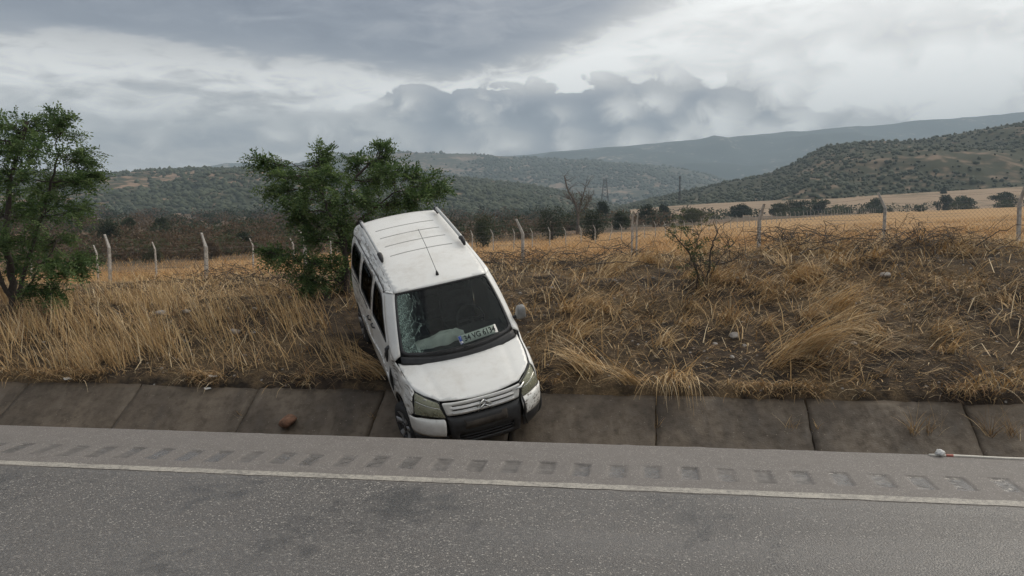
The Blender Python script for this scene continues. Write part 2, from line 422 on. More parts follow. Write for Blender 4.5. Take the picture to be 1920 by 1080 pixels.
def attr_mat(name, rough=.7, trans=0., jitter=.12, nscale=30.):
    m, b, p, o = mat(name)
    c = b.attr('Col'); n = b.noise(b.pos(), nscale, 3, .6)
    c = b.mix(b.sstep(n, .3, .7), b.mix(1., c, (1 - jitter,) * 3, 'MULTIPLY'), b.mix(1., c, (1 + jitter,) * 3, 'MULTIPLY'))
    S(b, p, Base_Color=c, Roughness=rough, Specular_IOR_Level=.3)
    if trans:
        t = b.new('ShaderNodeBsdfTranslucent'); b.put(t.inputs[0], c)
        mx = b.new('ShaderNodeMixShader'); mx.inputs[0].default_value = trans
        b.l.new(p.outputs[0], mx.inputs[1]); b.l.new(t.outputs[0], mx.inputs[2]); b.l.new(mx.outputs[0], o.inputs[0])
    return m
attr_mat('straw', .65, .12, .15, 14.); attr_mat('leaf', .65, .36, .15, 20.); attr_mat('far_leaf', .8, 0., .2, .5)
simple('bark', (.055, .044, .036), .9, 0, .35, 30., .6)
simple('dead_wood', (.085, .070, .058), .9, 0, .4, 18., .5)
simple('post_concrete', (.40, .385, .36), .85, 0, .3, 9., .4)
simple('wire', (.16, .155, .15), .55, .6, .2, 20.)
simple('pylon_steel', (.07, .075, .08), .6, .3, .2, 2.)
simple('pale_stone', (.30, .275, .25), .9, 0, .25, 14., .6)
simple('red_stone', (.20, .105, .065), .9, 0, .4, 16., .8)
simple('litter', (.62, .61, .59), .7, 0, .1, 20.)
simple('white_pipe', (.66, .62, .54), .45, 0, .12, 14.)
simple('red_band', (.36, .10, .07), .5, 0, .2, 14.)

# ================================================================== SETTING
def geo(a, b, n): return list(np.geomspace(a, b, n))
def build_ground():
    us = np.array([-x for x in geo(110, 4400, 18)][::-1] + list(np.arange(-100, -18, 2.)) + list(np.arange(-18, 16, .15)) + list(np.arange(16, 100, 2.)) + geo(104, 4400, 18))
    vs_ = np.array([-4300, -1500, -500, -150, -50, -15, -9.3, -9.1, 0, 8, 10.2, 10.30, 10.33] + list(np.arange(10.37, 18, .11)) + list(np.arange(18, 32, .4)) + list(np.arange(32, 110, 2.)) + list(np.arange(110, 400, 8.)) + geo(408, 4500, 22))
    U, V = np.meshgrid(us, vs_, indexing='ij')
    X, Y = uv2xy(U, V)
    Z = H(X, Y)
    Vt = np.stack([X, Y, Z], -1).reshape(-1, 3)
    me = mesh_np('ground', Vt, grid_faces(len(us), len(vs_))[:, ::-1], True)
    tag(link('ground', me, MATS['dry_soil']), 'brown soil bank and dry straw field rolling away to the hills', kind='structure')
build_ground()

def sheet(name, us, vs_, zf, m, smooth=True, col=None):
    U, V = np.meshgrid(us, vs_, indexing='ij'); X, Y = uv2xy(U, V)
    Z = Gz(U) + zf(U, V)
    me = mesh_np(name, np.stack([X, Y, Z], -1).reshape(-1, 3), grid_faces(len(us), len(vs_))[:, ::-1], smooth, None if col is None else np.repeat(col(U, V).reshape(-1, 1), 3, 1))
    return link(name, me, m)
ULONG = np.array([-x for x in geo(12, 600, 16)][::-1] + list(np.arange(-11.5, 10, .5)) + geo(10.5, 600, 16))
road = sheet('road', ULONG, np.array([-9.2, -6, -3, 0, 2, 4, 5.2, 6.12]), lambda U, V: 0 * U, MATS['asphalt'])
tag(road, 'grey coarse asphalt carriageway in front of the ditch', kind='structure')
RUM = .30; RUM0 = None
def rum_phase():
    p = at_v(1222, 884, 6.615); return xy2uv(p[0], p[1])[0]
RUM0 = rum_phase()
def rum_depth(U, V):
    k_ = np.round((U - RUM0) / RUM); ph = (U - RUM0) / RUM - k_ + .14 * (vnoise(k_ * 5.3 + .5, 0 * U + 3.5) - .5)
    s = ph * RUM / .085
    arc = np.clip(1 - s ** 4, 0, 1)
    e = np.clip((.165 - np.abs(V - 6.615 - .012 * np.sin(U * 5.1))) / .010, 0, 1)
    vary = (.55 + .8 * vnoise(k_ * 3.7 + .5, 0 * U + .5)) * (.7 + .6 * vnoise(U * 24, V * 24))
    return arc * e * vary
def sh_z(U, V):
    edge = -.018 * sst(V, 7.36, 7.41) * (0.5 + vnoise(U * 6, V * 0))
    return -.013 * rum_depth(U, V) + edge + .003 * fbm(U * 2, V * 2, 2)
us = np.concatenate([np.array([-x for x in geo(14.5, 600, 14)][::-1]), np.arange(-14, 11, .0125), geo(11.5, 600, 14)])
vs_ = np.concatenate([[6.12, 6.2, 6.3, 6.36, 6.41], np.linspace(6.43, 6.80, 38), [6.82, 6.9, 7.0, 7.1, 7.2, 7.3, 7.34, 7.37, 7.39, 7.41]])
shoulder = sheet('road_shoulder', us, vs_, sh_z, MATS['shoulder_asphalt'], True, lambda U, V: np.clip(rum_depth(U, V), 0, 1))
tag(shoulder, 'smooth brownish asphalt shoulder with milled rumble grooves along the white line', kind='structure')
# worn painted edge line with ragged sides
us = np.arange(-16, 13, .04); Wd = np.stack([6.136 + .020 * fbm(us * 7, us * 0, 3), np.full_like(us, 6.19), 6.246 + .020 * fbm(us * 7, us * 0 + 9, 3)], 1)
U = np.repeat(us[:, None], 3, 1); X, Y = uv2xy(U, Wd)
me = mesh_np('edge_line', np.stack([X, Y, Gz(U) + .0045], -1).reshape(-1, 3), grid_faces(len(us), 3)[:, ::-1], True)
line = link('edge_line', me, MATS['line_paint']); tag(line, 'worn white painted line along the road edge', kind='structure')

# ---- concrete lined ditch: slabs with open joints
ditch = sheet('drainage_ditch', ULONG, np.array([7.40, 7.415, 8.6, 9.28, 10.46]), lambda U, V: np.interp(V, [7.40, 7.415, 8.6, 9.28, 10.46], [-.03, -.075, -.99, -.985, -.262]), MATS['dry_soil'])
tag(ditch, 'concrete lined drainage ditch running along the road edge', kind='structure')
JU = []
for px, py in ((448, 805), (695, 815), (1230, 833), (1525, 845)):
    p = at_v(px, py, 9.8); JU.append(xy2uv(p[0], p[1])[0])
SL = (JU[3] - JU[0]) / 4.0
JOINT = [JU[0] + SL * k for k in range(-6, 12)]
for k, a in {6: JU[0], 7: JU[1], 9: JU[2], 10: JU[3]}.items(): JOINT[k] = a
def slab(name, u0, u1, p0, p1, seed):
    (v0, z0), (v1, z1) = p0, p1
    rs = np.random.RandomState(seed); nu, nv = 26, 14
    a = np.linspace(0, 1, nu); c = np.linspace(0, 1, nv); A, C = np.meshgrid(a, c, indexing='ij')
    gap = .001 + .004 * rs.rand() ** 2
    U = u0 + gap + (u1 - u0 - 2 * gap) * A; V = v0 + (v1 - v0) * C; Z = z0 + (z1 - z0) * C
    ed = np.minimum(np.minimum(A, 1 - A) * (u1 - u0), np.minimum(C, 1 - C) * 1.5)
    chip = sst(ed, .03, 0) * np.clip(fbm(U * 7 + seed, V * 7, 3) * 2, 0, .6)
    U = U + np.where(A < .01, 1, np.where(A > .99, -1, 0)) * np.abs(fbm(V * 5 + seed, V * 0, 3)) * .05
    Z = Z + fbm(U * 1.5 + seed * 3, V * 1.5, 3) * .022 + fbm(U * 9, V * 9, 2) * .008 - .02 * chip + (rs.rand() - .5) * .014 + (A - .5) * (rs.rand() - .5) * .02
    Z = Z - .004 * sst(ed, .015, 0)
    X, Y = uv2xy(U, V); top = np.stack([X, Y, Z + Gz(U)], -1).reshape(-1, 3)
    bot = top - np.array([0, 0, .13])
    F = grid_faces(nu, nv)[:, ::-1].tolist(); n = nu * nv
    rim = [i * nv for i in range(nu)] + [(nu - 1) * nv + j for j in range(1, nv)] + [i * nv + nv - 1 for i in range(nu - 2, -1, -1)] + [j for j in range(nv - 2, 0, -1)]
    for i in range(len(rim)): F.append((rim[i], rim[(i + 1) % len(rim)], rim[(i + 1) % len(rim)] + n, rim[i] + n))
    me = mesh_np(name, np.concatenate([top, bot]), np.array(F), True)
    return link(name, me, MATS['ditch_concrete'], ditch)
for k in range(len(JOINT) - 1):
    slab('slab', JOINT[k], JOINT[k + 1], (9.30, -.935), (10.44, -.235), 10 + k)
    slab('slab', JOINT[k], JOINT[k + 1], (7.425, -.045), (8.62, -.96), 40 + k)
    slab('slab', JOINT[k], JOINT[k + 1], (8.63, -.965), (9.29, -.955), 70 + k)

# ---- hills
def hill_mat(name, green, tan, bias, s1, s2, tint=None):
    m, b, p, o = mat(name); P = b.pos()
    n1 = b.noise(P, s1, 6, .6, .3); n2 = b.noise(P, s2, 5, .65); sp = b.voro(P, s2 * 1.6)
    f = b.add(b.mul(b.sub(n1, .5), 1.1), b.add(b.mul(b.sub(n2, .5), .9), b.mul(b.sub(sp, .4), -.35)))
    c = b.mix(b.sstep(f, bias - .10, bias + .12), green, tan)
    c = b.mix(b.mul(b.sstep(b.noise(P, s1 * 2.7, 4, .6), .5, .62), .5), c, tint or tuple(x * .7 for x in green))
    S(b, p, Base_Color=c, Roughness=.95, Specular_IOR_Level=.1)
    return m
def hill(name, ridge, D0, D1, D2, zb, m, label, seed, amp=.10, shape=.9, nx=340, ny=80, xpad=0):
    """ridge: (px,py) silhouette seen from the road; D0 foot, D1 crest, D2 back (metres)"""
    rp = np.array(ridge, float)
    xi = np.linspace((rp[0, 0] - 960) / FPX, (rp[-1, 0] - 960) / FPX, nx); pxs = 960 + FPX * xi
    ry = np.interp(pxs, rp[:, 0], rp[:, 1])
    zr = CAMH + D1 * (HOR - ry) / FPX
    T = np.concatenate([np.linspace(0, 1, int(ny * .75)), np.linspace(1, 2, ny - int(ny * .75) + 1)[1:]])
    XI, TT = np.meshgrid(xi, T, indexing='ij'); ZR = np.repeat(zr[:, None], len(T), 1)
    D = np.where(TT <= 1, D0 + (D1 - D0) * TT, D1 + (D2 - D1) * (TT - 1))
    X = XI * D; Y = D
    k = (D1 - D0)
    prof = np.where(TT <= 1, sst(TT * .5, -.08, .5) * 1.0 if shape > 1 else TT ** shape, 1 - .75 * (TT - 1) ** 1.3)
    prof = np.where(TT <= 1, np.clip(prof, 0, 1), prof)
    hh = ZR - zb
    lam = 3.2 / k
    n = fbm(X * lam + seed, Y * lam - seed, 5, .52); rg = .25 - np.abs(fbm(X * lam * 1.3 - seed, Y * lam * .55 + seed, 4, .5))
    w = sst(TT, 0, .25) * np.where(TT < 1, 1 - .72 * sst(TT, .7, 1.), .28)
    Z = zb + hh * np.clip(prof, 0, 2) + (n * 1.4 + rg * 1.1) * amp * np.maximum(hh, 0) * w
    edge = sst(np.abs(XI - xi.mean()) / (xi[-1] - xi[0]) * 2, 1.01, .97)
    Z = np.where(TT < .02, zb - 6, Z)
    me = mesh_np(name, np.stack([X, Y, Z], -1).reshape(-1, 3), grid_faces(nx, len(T))[:, ::-1], True)
    o = link(name, me, m); tag(o, label, kind='structure')
    return np.stack([X, Y, Z], -1)
far_m = hill_mat('far_mountain_cover', (.036, .054, .044), (.40, .33, .27), .17, .0035, .022)
mid_m = hill_mat('mid_hill_cover', (.060, .066, .044), (.27, .20, .15), .02, .008, .05)
left_m = hill_mat('left_hill_cover', (.044, .050, .028), (.28, .19, .13), .05, .008, .06)
leftf_m = hill_mat('low_hill_cover', (.038, .050, .028), (.24, .17, .12), .16, .014, .10)
right_m = hill_mat('right_hill_cover', (.050, .052, .030), (.20, .145, .10), .08, .009, .07)
hill('far_mountain', [(-1800, 345), (-900, 322), (-300, 318), (100, 330), (250, 326), (400, 315), (480, 312), (620, 306), (800, 304), (970, 294), (1060, 283), (1150, 275), (1250, 268), (1350, 262), (1450, 256), (1550, 246), (1650, 239), (1750, 231), (1850, 224), (1920, 219), (2100, 205), (2400, 196), (2800, 205), (3300, 216), (4200, 240)], 2500, 4000, 4600, -10, far_m, 'blue hazy mountain ridge on the horizon', 3, .30, .8)
MH = hill('middle_hill', [(380, 360), (520, 318), (620, 297), (660, 290), (720, 288), (800, 289), (900, 292), (1000, 297), (1100, 303), (1180, 309), (1250, 316), (1310, 326), (1360, 342), (1420, 366), (1480, 396)], 1500, 2300, 2900, -8, mid_m, 'wooded grey green hill behind the pylon', 11, .26, .75)
LH = hill('left_hill', [(-2200, 350), (-1400, 330), (-900, 322), (-500, 332), (-300, 338), (-100, 330), (60, 327), (200, 327), (300, 321), (380, 318), (460, 319), (540, 322), (640, 325), (740, 330), (840, 333), (930, 341), (1010, 352), (1080, 366), (1140, 380), (1190, 394)], 560, 950, 1300, -6, left_m, 'low hill with green woods and tan clearings behind the left tree', 23, .32, .8)
RH = hill('right_hill', [(1140, 394), (1180, 384), (1250, 367), (1320, 353), (1380, 340), (1440, 326), (1480, 310), (1510, 291), (1545, 275), (1600, 271), (1680, 268), (1740, 260), (1800, 252), (1860, 243), (1920, 233), (2050, 222), (2250, 214), (2500, 222), (2900, 240), (3400, 270), (4000, 320)], 430, 740, 1080, -2, right_m, 'nearer scrub covered hill rising at the right', 31, .26, .85)
# pale stubble foot-slope under the right hill
tanm = hill_mat('stubble_cover', (.30, .22, .15), (.23, .165, .11), .15, .02, .12, (.10, .085, .05))
hill('foot_slope', [(1180, 393), (1260, 386), (1340, 381), (1450, 376), (1560, 371), (1680, 364), (1800, 357), (1920, 350), (2100, 344), (2400, 344), (3000, 352), (3800, 362)], 340, 470, 520, -2, tanm, 'pale stubble slope at the foot of the right hill', 5, .03, .9, 120, 30)

# scattered trees clothing the hills (uncountable, far away)
ICO_V = None
def blob_template():
    bm = bmesh.new(); bmesh.ops.create_icosphere(bm, subdivisions=1, radius=1)
    V = np.array([v.co[:] for v in bm.verts]); F = np.array([[v.index for v in f.verts] for f in bm.faces]); bm.free()
    return V, F
BV0, BF0 = blob_template()
def blobs(name, P, rad, col, label, mt='far_leaf', squash=.85):
    n = len(P); rs = np.random.RandomState(n)
    V = BV0[None] * (1 + (rs.rand(n, len(BV0), 1) - .5) * .7)
    sc = np.stack([rad * (.8 + .4 * rs.rand(n)), rad * (.8 + .4 * rs.rand(n)), rad * squash * (.8 + .5 * rs.rand(n))], 1)
    V = V * sc[:, None] + P[:, None]
    F = BF0[None] + (np.arange(n) * len(BV0))[:, None, None]
    me = mesh_np(name, V.reshape(-1, 3), F.reshape(-1, 3), False, np.repeat(col, len(BV0), 0))
    return tag(link(name, me, MATS[mt]), label, kind='stuff')
def scatter_on(gridP, n, rs, dens):
    a, c = gridP.shape[:2]; out = []
    i = rs.randint(0, a - 1, n * 3); j = rs.randint(0, int(c * .78), n * 3); f = rs.rand(n * 3, 2)
    P = gridP[i, j] * (1 - f[:, :1]) + gridP[i + 1, j] * f[:, :1]; P2 = gridP[i, j + 1] * (1 - f[:, :1]) + gridP[i + 1, j + 1] * f[:, :1]
    P = P * (1 - f[:, 1:]) + P2 * f[:, 1:]
    k = dens(P) > rs.rand(len(P)); return P[k][:n]
def cover(gridP, n, seed, s, bias, r0, r1, label, c0=(.034, .046, .022), c1=(.070, .080, .042)):
    rs = np.random.RandomState(seed); P = scatter_on(gridP, n, rs, lambda P: np.clip(bias(P) + 2.8 * fbm(P[:, 0] * s, P[:, 1] * s, 4), 0.03, 1))
    g = rs.rand(len(P), 1); colr = np.array(c0) * (1 - g) + np.array(c1) * g
    blobs('hillside_scrub', P + np.array([0, 0, r0 * .4]), r0 + (r1 - r0) * rs.rand(len(P)) ** 2, colr, label)
cover(LH, 13000, 6, .008, lambda P: .40 + .5 * sst(P[:, 0] / P[:, 1], -.40, -.25) * sst(P[:, 2], 5, 40) , 1.4, 3.4, 'dark trees covering the left hill')
cover(MH, 6000, 7, .006, lambda P: .45, 3.0, 6.0, 'trees covering the middle hill', (.034, .046, .026), (.062, .072, .042))
rs = np.random.RandomState(5)
P = scatter_on(RH, 17000, rs, lambda P: np.clip(.55 + 2.4 * fbm(P[:, 0] * .011, P[:, 1] * .011, 4), 0.04, 1))
g = rs.rand(len(P), 1); colr = np.array([.030, .040, .020]) * (1 - g) + np.array([.062, .068, .036]) * g
blobs('hillside_scrub', P + np.array([0, 0, .6]), (.8 + 1.7 * rs.rand(len(P)) ** 2) * .85, colr, 'dark trees and scrub dotted over the right hill')

# ---- the air: thin haze that fades the far hills
def build_haze():
    mb = MB(); mb.box((0, 0, 264.), (10600, 10600, 568.))
    m = bpy.data.materials.new('haze_air'); m.use_nodes = True; b = NB(m.node_tree); b.n.clear()
    v = b.new('ShaderNodeVolumePrincipled'); v.inputs['Color'].default_value = (.70, .86, 1, 1); v.inputs['Density'].default_value = HAZE
    o = b.new('ShaderNodeOutputMaterial'); b.l.new(v.outputs[0], o.inputs['Volume'])
    h = mb.build('haze', m); tag(h, 'thin pale haze filling the valley air', kind='stuff')
HAZE = 2.9e-4
build_haze()

# ================================================================== VAN POSE (needed to keep grass out of it)
def rot_van(a, b_, c):
    ca, sa = math.cos(a), math.sin(a); cb, sb = math.cos(b_), math.sin(b_); cc, sc = math.cos(c), math.sin(c)
    return np.array([[ca, -sa, 0], [sa, ca, 0], [0, 0, 1]]) @ np.array([[1, 0, 0], [0, cb, -sb], [0, sb, cb]]) @ np.array([[cc, 0, sc], [0, 1, 0], [-sc, 0, cc]])
VR = rot_van(R(21.204), R(17.702), R(-11.316)); VT = np.array([-.243, 9.230, -.738])
VM = Matrix.Translation(VT) @ Matrix(VR.tolist()).to_4x4()
def to_van(P): return (np.asarray(P) - VT) @ VR

# ================================================================== VEGETATION
def blades(base, length, ldir, lean, droop, width, col, seg=4, rs=RS, twist=None):
    """ribbons: start up, bend along ldir; lean = initial slope, droop = how far the tip falls"""
    n = len(base); t = np.linspace(0, 1, seg + 1)[None, :, None]
    L = length[:, None, None]; ld = np.concatenate([ldir, np.zeros((n, 1))], 1)[:, None]
    le = lean[:, None, None]; dr = droop[:, None, None]
    up = np.array([0, 0, 1.])[None, None]
    ang0 = np.arctan(le); ang = ang0 + dr * t * 1.6                # angle from vertical along the blade
    da = np.diff(t, axis=1)
    am = (ang[:, 1:] + ang[:, :-1]) / 2
    step = (np.sin(am) * ld + np.cos(am) * up) * L * da
    C = np.concatenate([np.zeros((n, 1, 3)), np.cumsum(step, 1)], 1) + base[:, None]
    th = rs.rand(n) * math.pi * 2 if twist is None else twist
    side = np.stack([np.cos(th), np.sin(th), np.zeros(n)], 1)[:, None]
    w = width[:, None, None] * (1 - .85 * t ** 1.5)
    A = C - side * w / 2; B = C + side * w / 2
    V = np.stack([A, B], 2).reshape(n, -1, 3)
    f = np.array([[2 * i, 2 * i + 1, 2 * i + 3, 2 * i + 2] for i in range(seg)])
    F = (f[None] + (np.arange(n) * 2 * (seg + 1))[:, None, None]).reshape(-1, 4)
    return V.reshape(-1, 3), F, np.repeat(col, 2 * (seg + 1), 0)
def join(parts):
    Vs, Fs, Cs = [], [], []; k = 0
    for V, F, C in parts: Vs.append(V); Fs.append(F + k); Cs.append(C); k += len(V)
    return np.concatenate(Vs), np.concatenate(Fs), np.concatenate(Cs)
STRAW = np.array([[.60, .42, .215], [.48, .31, .14], [.34, .21, .105], [.72, .57, .36], [.20, .135, .08]])
def straw_col(n, rs, w=(.3, .28, .2, .12, .1), k=1.):
    c = STRAW[rs.choice(5, n, p=np.array(w) / sum(w))]; return c * (.75 + .5 * rs.rand(n, 1)) * k
def clear_of_van(P, m=.10):
    q = to_van(P); return ~((np.abs(q[:, 0]) < .86 + m) & (q[:, 1] > -.1) & (q[:, 1] < 4.15 + m))
def unit(a): return np.stack([np.cos(a), np.sin(a)], 1)
UD = np.array([CT, -ST]); VD = np.array([ST, CT])      # along the road to the right / away from the road

# tall straw along the top of the slabs on the left, combed towards the upper left
def uv_points(n, u0, u1, v0, v1, rs, dens=None):
    u = u0 + (u1 - u0) * rs.rand(n); v = v0 + (v1 - v0) * rs.rand(n)
    if dens is not None:
        k = dens(u, v) > rs.rand(n); u, v = u[k], v[k]
    x, y = uv2xy(u, v); return u, v, np.stack([x, y, H(x, y)], 1)
def bank_grass():
    rs = np.random.RandomState(21); parts = []
    # A: tall combed straw, left
    tuft = lambda u, v: np.clip(.30 + 2.6 * fbm(u * 1.3, v * 2.0, 3), 0.03, 1)
    def densA(u, v):
        top = np.interp(u, [-15, -9, -6.5, -5, -4.2, -3.3], [13.6, 13.4, 12.8, 12.0, 11.5, 11.0])
        return tuft(u, v) * (v < top) * sst(v, 10.47, 10.60)
    u, v, P = uv_points(30000, -15.5, -3.2, 10.47, 13.7, rs, densA)
    k = clear_of_van(P); u, v, P = u[k], v[k], P[k]; n = len(P)
    a = math.pi - TH + (rs.rand(n) - .5) * 2.4 + fbm(u * .7, v * .7, 2) * 1.6
    L = (.30 + .36 * rs.rand(n)) * (.75 + .7 * (fbm(u * .9 + 5, v * .9, 2) + .4)) * np.interp(u, [-4.6, -3.3], [1, .55])
    parts.append(blades(P, L, unit(a), .12 + .50 * rs.rand(n), .08 + .5 * rs.rand(n) ** 2.5, .006 + .008 * rs.rand(n), straw_col(n, rs, (.40, .26, .12, .16, .06)), 4, rs))
    # B: matted medium grass everywhere on the bank
    def densB(u, v):
        d = np.clip(.42 + 2.6 * fbm(u * .75 + 31, v * .95, 4), .02, 1)
        bare = np.exp(-((u + 4.5) / 1.6) ** 2 - ((v - 12.9) / 1.0) ** 2) + np.exp(-((u - 5.6) / 2.0) ** 2 - ((v - 12.2) / .8) ** 2) + .8 * np.exp(-((u - 1.0) / 1.4) ** 2 - ((v - 11.9) / .45) ** 2) + np.exp(-((u - 7) / 1.5) ** 2 - ((v - 13.8) / .7) ** 2)
        bare = bare + .40 * sst(u, 0, 2.5) * sst(v, 12.5, 11.9)
        return d * (1 - .90 * np.clip(bare, 0, 1)) * sst(v, 10.47, 10.75)
    u, v, P = uv_points(92000, -16, 13, 10.47, 18.5, rs, densB)
    k = clear_of_van(P); u, v, P = u[k], v[k], P[k]; n = len(P)
    comb = np.where(u > -2.5, -TH - .55, math.pi - TH)                       # right bank lies over to the right
    a = comb + (rs.rand(n) - .5) * 3.2 + fbm(u * .6 + 3, v * .6, 2) * 3.
    L = (.12 + .26 * rs.rand(n) ** 1.4) * (1 + 1.1 * np.clip(fbm(u * .8 + 50, v * .8, 2), -.35, .5))
    kcol = np.where(fbm(u * .5 + 77, v * .5, 3) > .02, 1., .72)[:, None]
    parts.append(blades(P, L, unit(a), .5 + 1.6 * rs.rand(n), .3 + .9 * rs.rand(n), .006 + .009 * rs.rand(n), straw_col(n, rs, (.28, .30, .24, .08, .14)) * kcol, 3, rs))
    # lying litter of broken straw
    u, v, P = uv_points(62000, -16, 13, 10.47, 17.5, rs, lambda u, v: np.clip(.5 + 2 * fbm(u * 1.1 + 91, v * 1.1, 3), .05, 1))
    k = clear_of_van(P, -.3); P = P[k]; n = len(P)
    parts.append(blades(P + np.array([0, 0, .015]), .05 + .24 * rs.rand(n) ** 1.6, unit(rs.rand(n) * 6.28), 2.5 + 4 * rs.rand(n), .05 + .15 * rs.rand(n), .006 + .009 * rs.rand(n), straw_col(n, rs, (.2, .26, .26, .12, .2), .9), 2, rs))
    # C: big drooping bunches on the right bank
    for i in range(330):
        uu = -1.6 + 11.5 * rs.rand(); vv = 11.0 + 5.6 * rs.rand()
        if fbm(np.array([uu * .8 + 13]), np.array([vv * .8]), 2)[0] < -.06: continue
        if (4.2 < uu and vv < 12.9 or vv < 11.8) and rs.rand() < .7: continue
        x, y = uv2xy(uu, vv); m = rs.randint(24, 70)
        B = np.stack([x + rs.randn(m) * .09, y + rs.randn(m) * .07], 1); B = np.concatenate([B, H(B[:, 0], B[:, 1])[:, None]], 1)
        B = B[clear_of_van(B, .15)]; m = len(B)
        if m < 5: continue
        a = -TH - .5 + rs.randn() * 1.0 + rs.randn(m) * .42
        parts.append(blades(B, (.34 + .44 * rs.rand()) * (.5 + .65 * rs.rand(m)), unit(a), .25 + 1.1 * rs.rand(m), .55 + .5 * rs.rand(m), .006 + .008 * rs.rand(m), straw_col(m, rs, (.42, .3, .12, .12, .04)), 5, rs))
    # snapped stalks, kinked half way
    u, v, P = uv_points(11000, -16, 13, 10.5, 17.8, rs, lambda u, v: np.clip(.4 + 2.2 * fbm(u * .9 + 40, v * .9, 3), .05, 1))
    P = P[clear_of_van(P, .1)]; n = len(P)
    parts.append(blades(P, .25 + .40 * rs.rand(n), unit(rs.rand(n) * 6.28), .05 + .6 * rs.rand(n), .3 + 1.1 * rs.rand(n), .007 + .008 * rs.rand(n), straw_col(n, rs, (.35, .25, .1, .25, .05)), 2, rs))
    # fringe spilling over the slab edge
    u, v, P = uv_points(11000, -15.5, 12, 10.44, 10.58, rs, lambda u, v: np.clip(.3 + 2.2 * fbm(u * 1.6 + 8, v * 0, 3), 0, 1))
    k = clear_of_van(P, .02); u, P = u[k], P[k]; n = len(P); P[:, 2] += .02
    a = -math.pi / 2 - TH + rs.randn(n) * 1.1
    parts.append(blades(P, .10 + .30 * rs.rand(n), unit(a), .4 + 1. * rs.rand(n), .5 + .8 * rs.rand(n), .006 + .007 * rs.rand(n), straw_col(n, rs, (.25, .3, .25, .08, .12)), 4, rs))
    # dry weeds rooted in the slabs and their joints
    for px, py, m, L in ((1712, 838, 34, .34), (1480, 836, 14, .26), (1740, 834, 16, .26), (1856, 812, 34, .42), (1895, 838, 30, .36), (1232, 828, 10, .18), (1530, 838, 12, .16), (1765, 800, 5, .40), (452, 800, 8, .12), (696, 812, 9, .14)):
        p = at_v(px, py, 9.98); uu = xy2uv(p[0], p[1])[0]; U0 = uu + rs.randn(m) * .03; V0 = 9.98 + rs.randn(m) * .03
        x, y = uv2xy(U0, V0); B = np.stack([x, y, Gz(U0) + np.interp(V0, [9.30, 10.44], [-.935, -.235]) - .01], 1)
        parts.append(blades(B, L * (.5 + .7 * rs.rand(m)), unit(rs.rand(m) * 6.28), .15 + .8 * rs.rand(m), .1 + .5 * rs.rand(m), .004 + .004 * rs.rand(m), straw_col(m, rs, (.25, .3, .3, .05, .1), .8), 4, rs))
    V, F, C = join(parts)
    tag(link('dry_grass', mesh_np('dry_grass', V, F, False, C), MATS['straw']), 'dry straw grass matting the roadside bank', kind='stuff')
bank_grass()
def field_grass():
    rs = np.random.RandomState(33); parts = []
    for (Y0, Y1, n, w0, h0) in ((17, 30, 60000, .008, .42), (30, 55, 60000, .014, .45), (55, 130, 60000, .03, .5)):
        Y = np.sqrt(Y0 ** 2 + (Y1 ** 2 - Y0 ** 2) * rs.rand(n)); X = (rs.rand(n) * 1.6 - .8) * Y
        u, v = xy2uv(X, Y); k = (v > 17.8) & (np.clip(.55 + 1.6 * fbm(X * .25, Y * .25, 3), .12, 1) > rs.rand(n)); X, Y = X[k], Y[k]; n = len(X)
        P = np.stack([X, Y, H(X, Y) - .02], 1)
        c = np.array([[.60, .37, .16], [.50, .295, .12], [.66, .45, .23], [.36, .215, .10]])[rs.choice(4, n, p=(.4, .3, .15, .15))] * (.8 + .4 * rs.rand(n, 1))
        parts.append(blades(P, h0 * (.6 + .7 * rs.rand(n)), unit(rs.rand(n) * 6.28), .1 + .5 * rs.rand(n), .2 + .5 * rs.rand(n), w0 * (.6 + .8 * rs.rand(n)), c, 2, rs, twist=rs.randn(n) * .7))
    V, F, C = join(parts)
    tag(link('field_grass', mesh_np('field_grass', V, F, False, C), MATS['straw']), 'golden dry grass covering the fenced field', kind='stuff')
field_grass()

def grass_tuft(px, py, n, length, ang, spread, lean, droop, label, seed, dz=.02, sprd=.08, width=.006, uv=None):
    n = int(n * .6); width = .012
    rs = np.random.RandomState(seed)
    p = hit(px, py)
    B = np.stack([p[0] + rs.randn(n) * sprd, p[1] + rs.randn(n) * sprd * .5], 1)
    u, v = xy2uv(B[:, 0], B[:, 1]); v = np.maximum(v, 10.48); x, y = uv2xy(u, v)
    B = np.stack([x, y, H(x, y) + dz], 1)
    a = ang - TH + rs.randn(n) * spread
    a = a + .35 * np.sin(np.arange(n) // 14 * 2.4); V, F, C = blades(B, length * (.35 + .75 * rs.rand(n)), unit(a), lean * (.5 + .9 * rs.rand(n)), droop * (.45 + .85 * rs.rand(n)), width * (.6 + .8 * rs.rand(n)), straw_col(n, rs, (.5, .26, .06, .16, .02)), 8, rs)
    o0 = B.mean(0); V = V - o0
    o = link('grass_tuft', mesh_np('grass_tuft', V, F, False, C), MATS['straw']); o.location = o0
    tag(o, label, 'grass tuft', 'straw tufts overhanging the ditch')
grass_tuft(1262, 728, 190, .88, -math.pi / 2 + .12, .30, 1.5, .95, 'straw tuft hanging straight down over the slabs right of the van', 1, .07, .16)
grass_tuft(1195, 735, 130, .70, math.pi * 1.02, .25, .9, .75, 'flattened straw bunch pointing at the van headlight', 2, .05)
grass_tuft(1500, 668, 520, 1.25, -.35, .17, .8, .80, 'long arching yellow straw bunch lying over above the ditch', 3, .06, .16)
grass_tuft(1560, 590, 200, .8, -.5, .3, .5, .9, 'curled straw bunch high on the right bank', 4, .05, .12)
grass_tuft(715, 715, 190, .95, math.pi * 1.08, .22, 1.0, .75, 'straw bunch swept across the slab top beside the van wheel', 5, .06, .10)
grass_tuft(1110, 705, 220, .85, math.pi * .97, .28, .8, .8, 'straw bunch lying against the van bumper', 6, .05, .14)
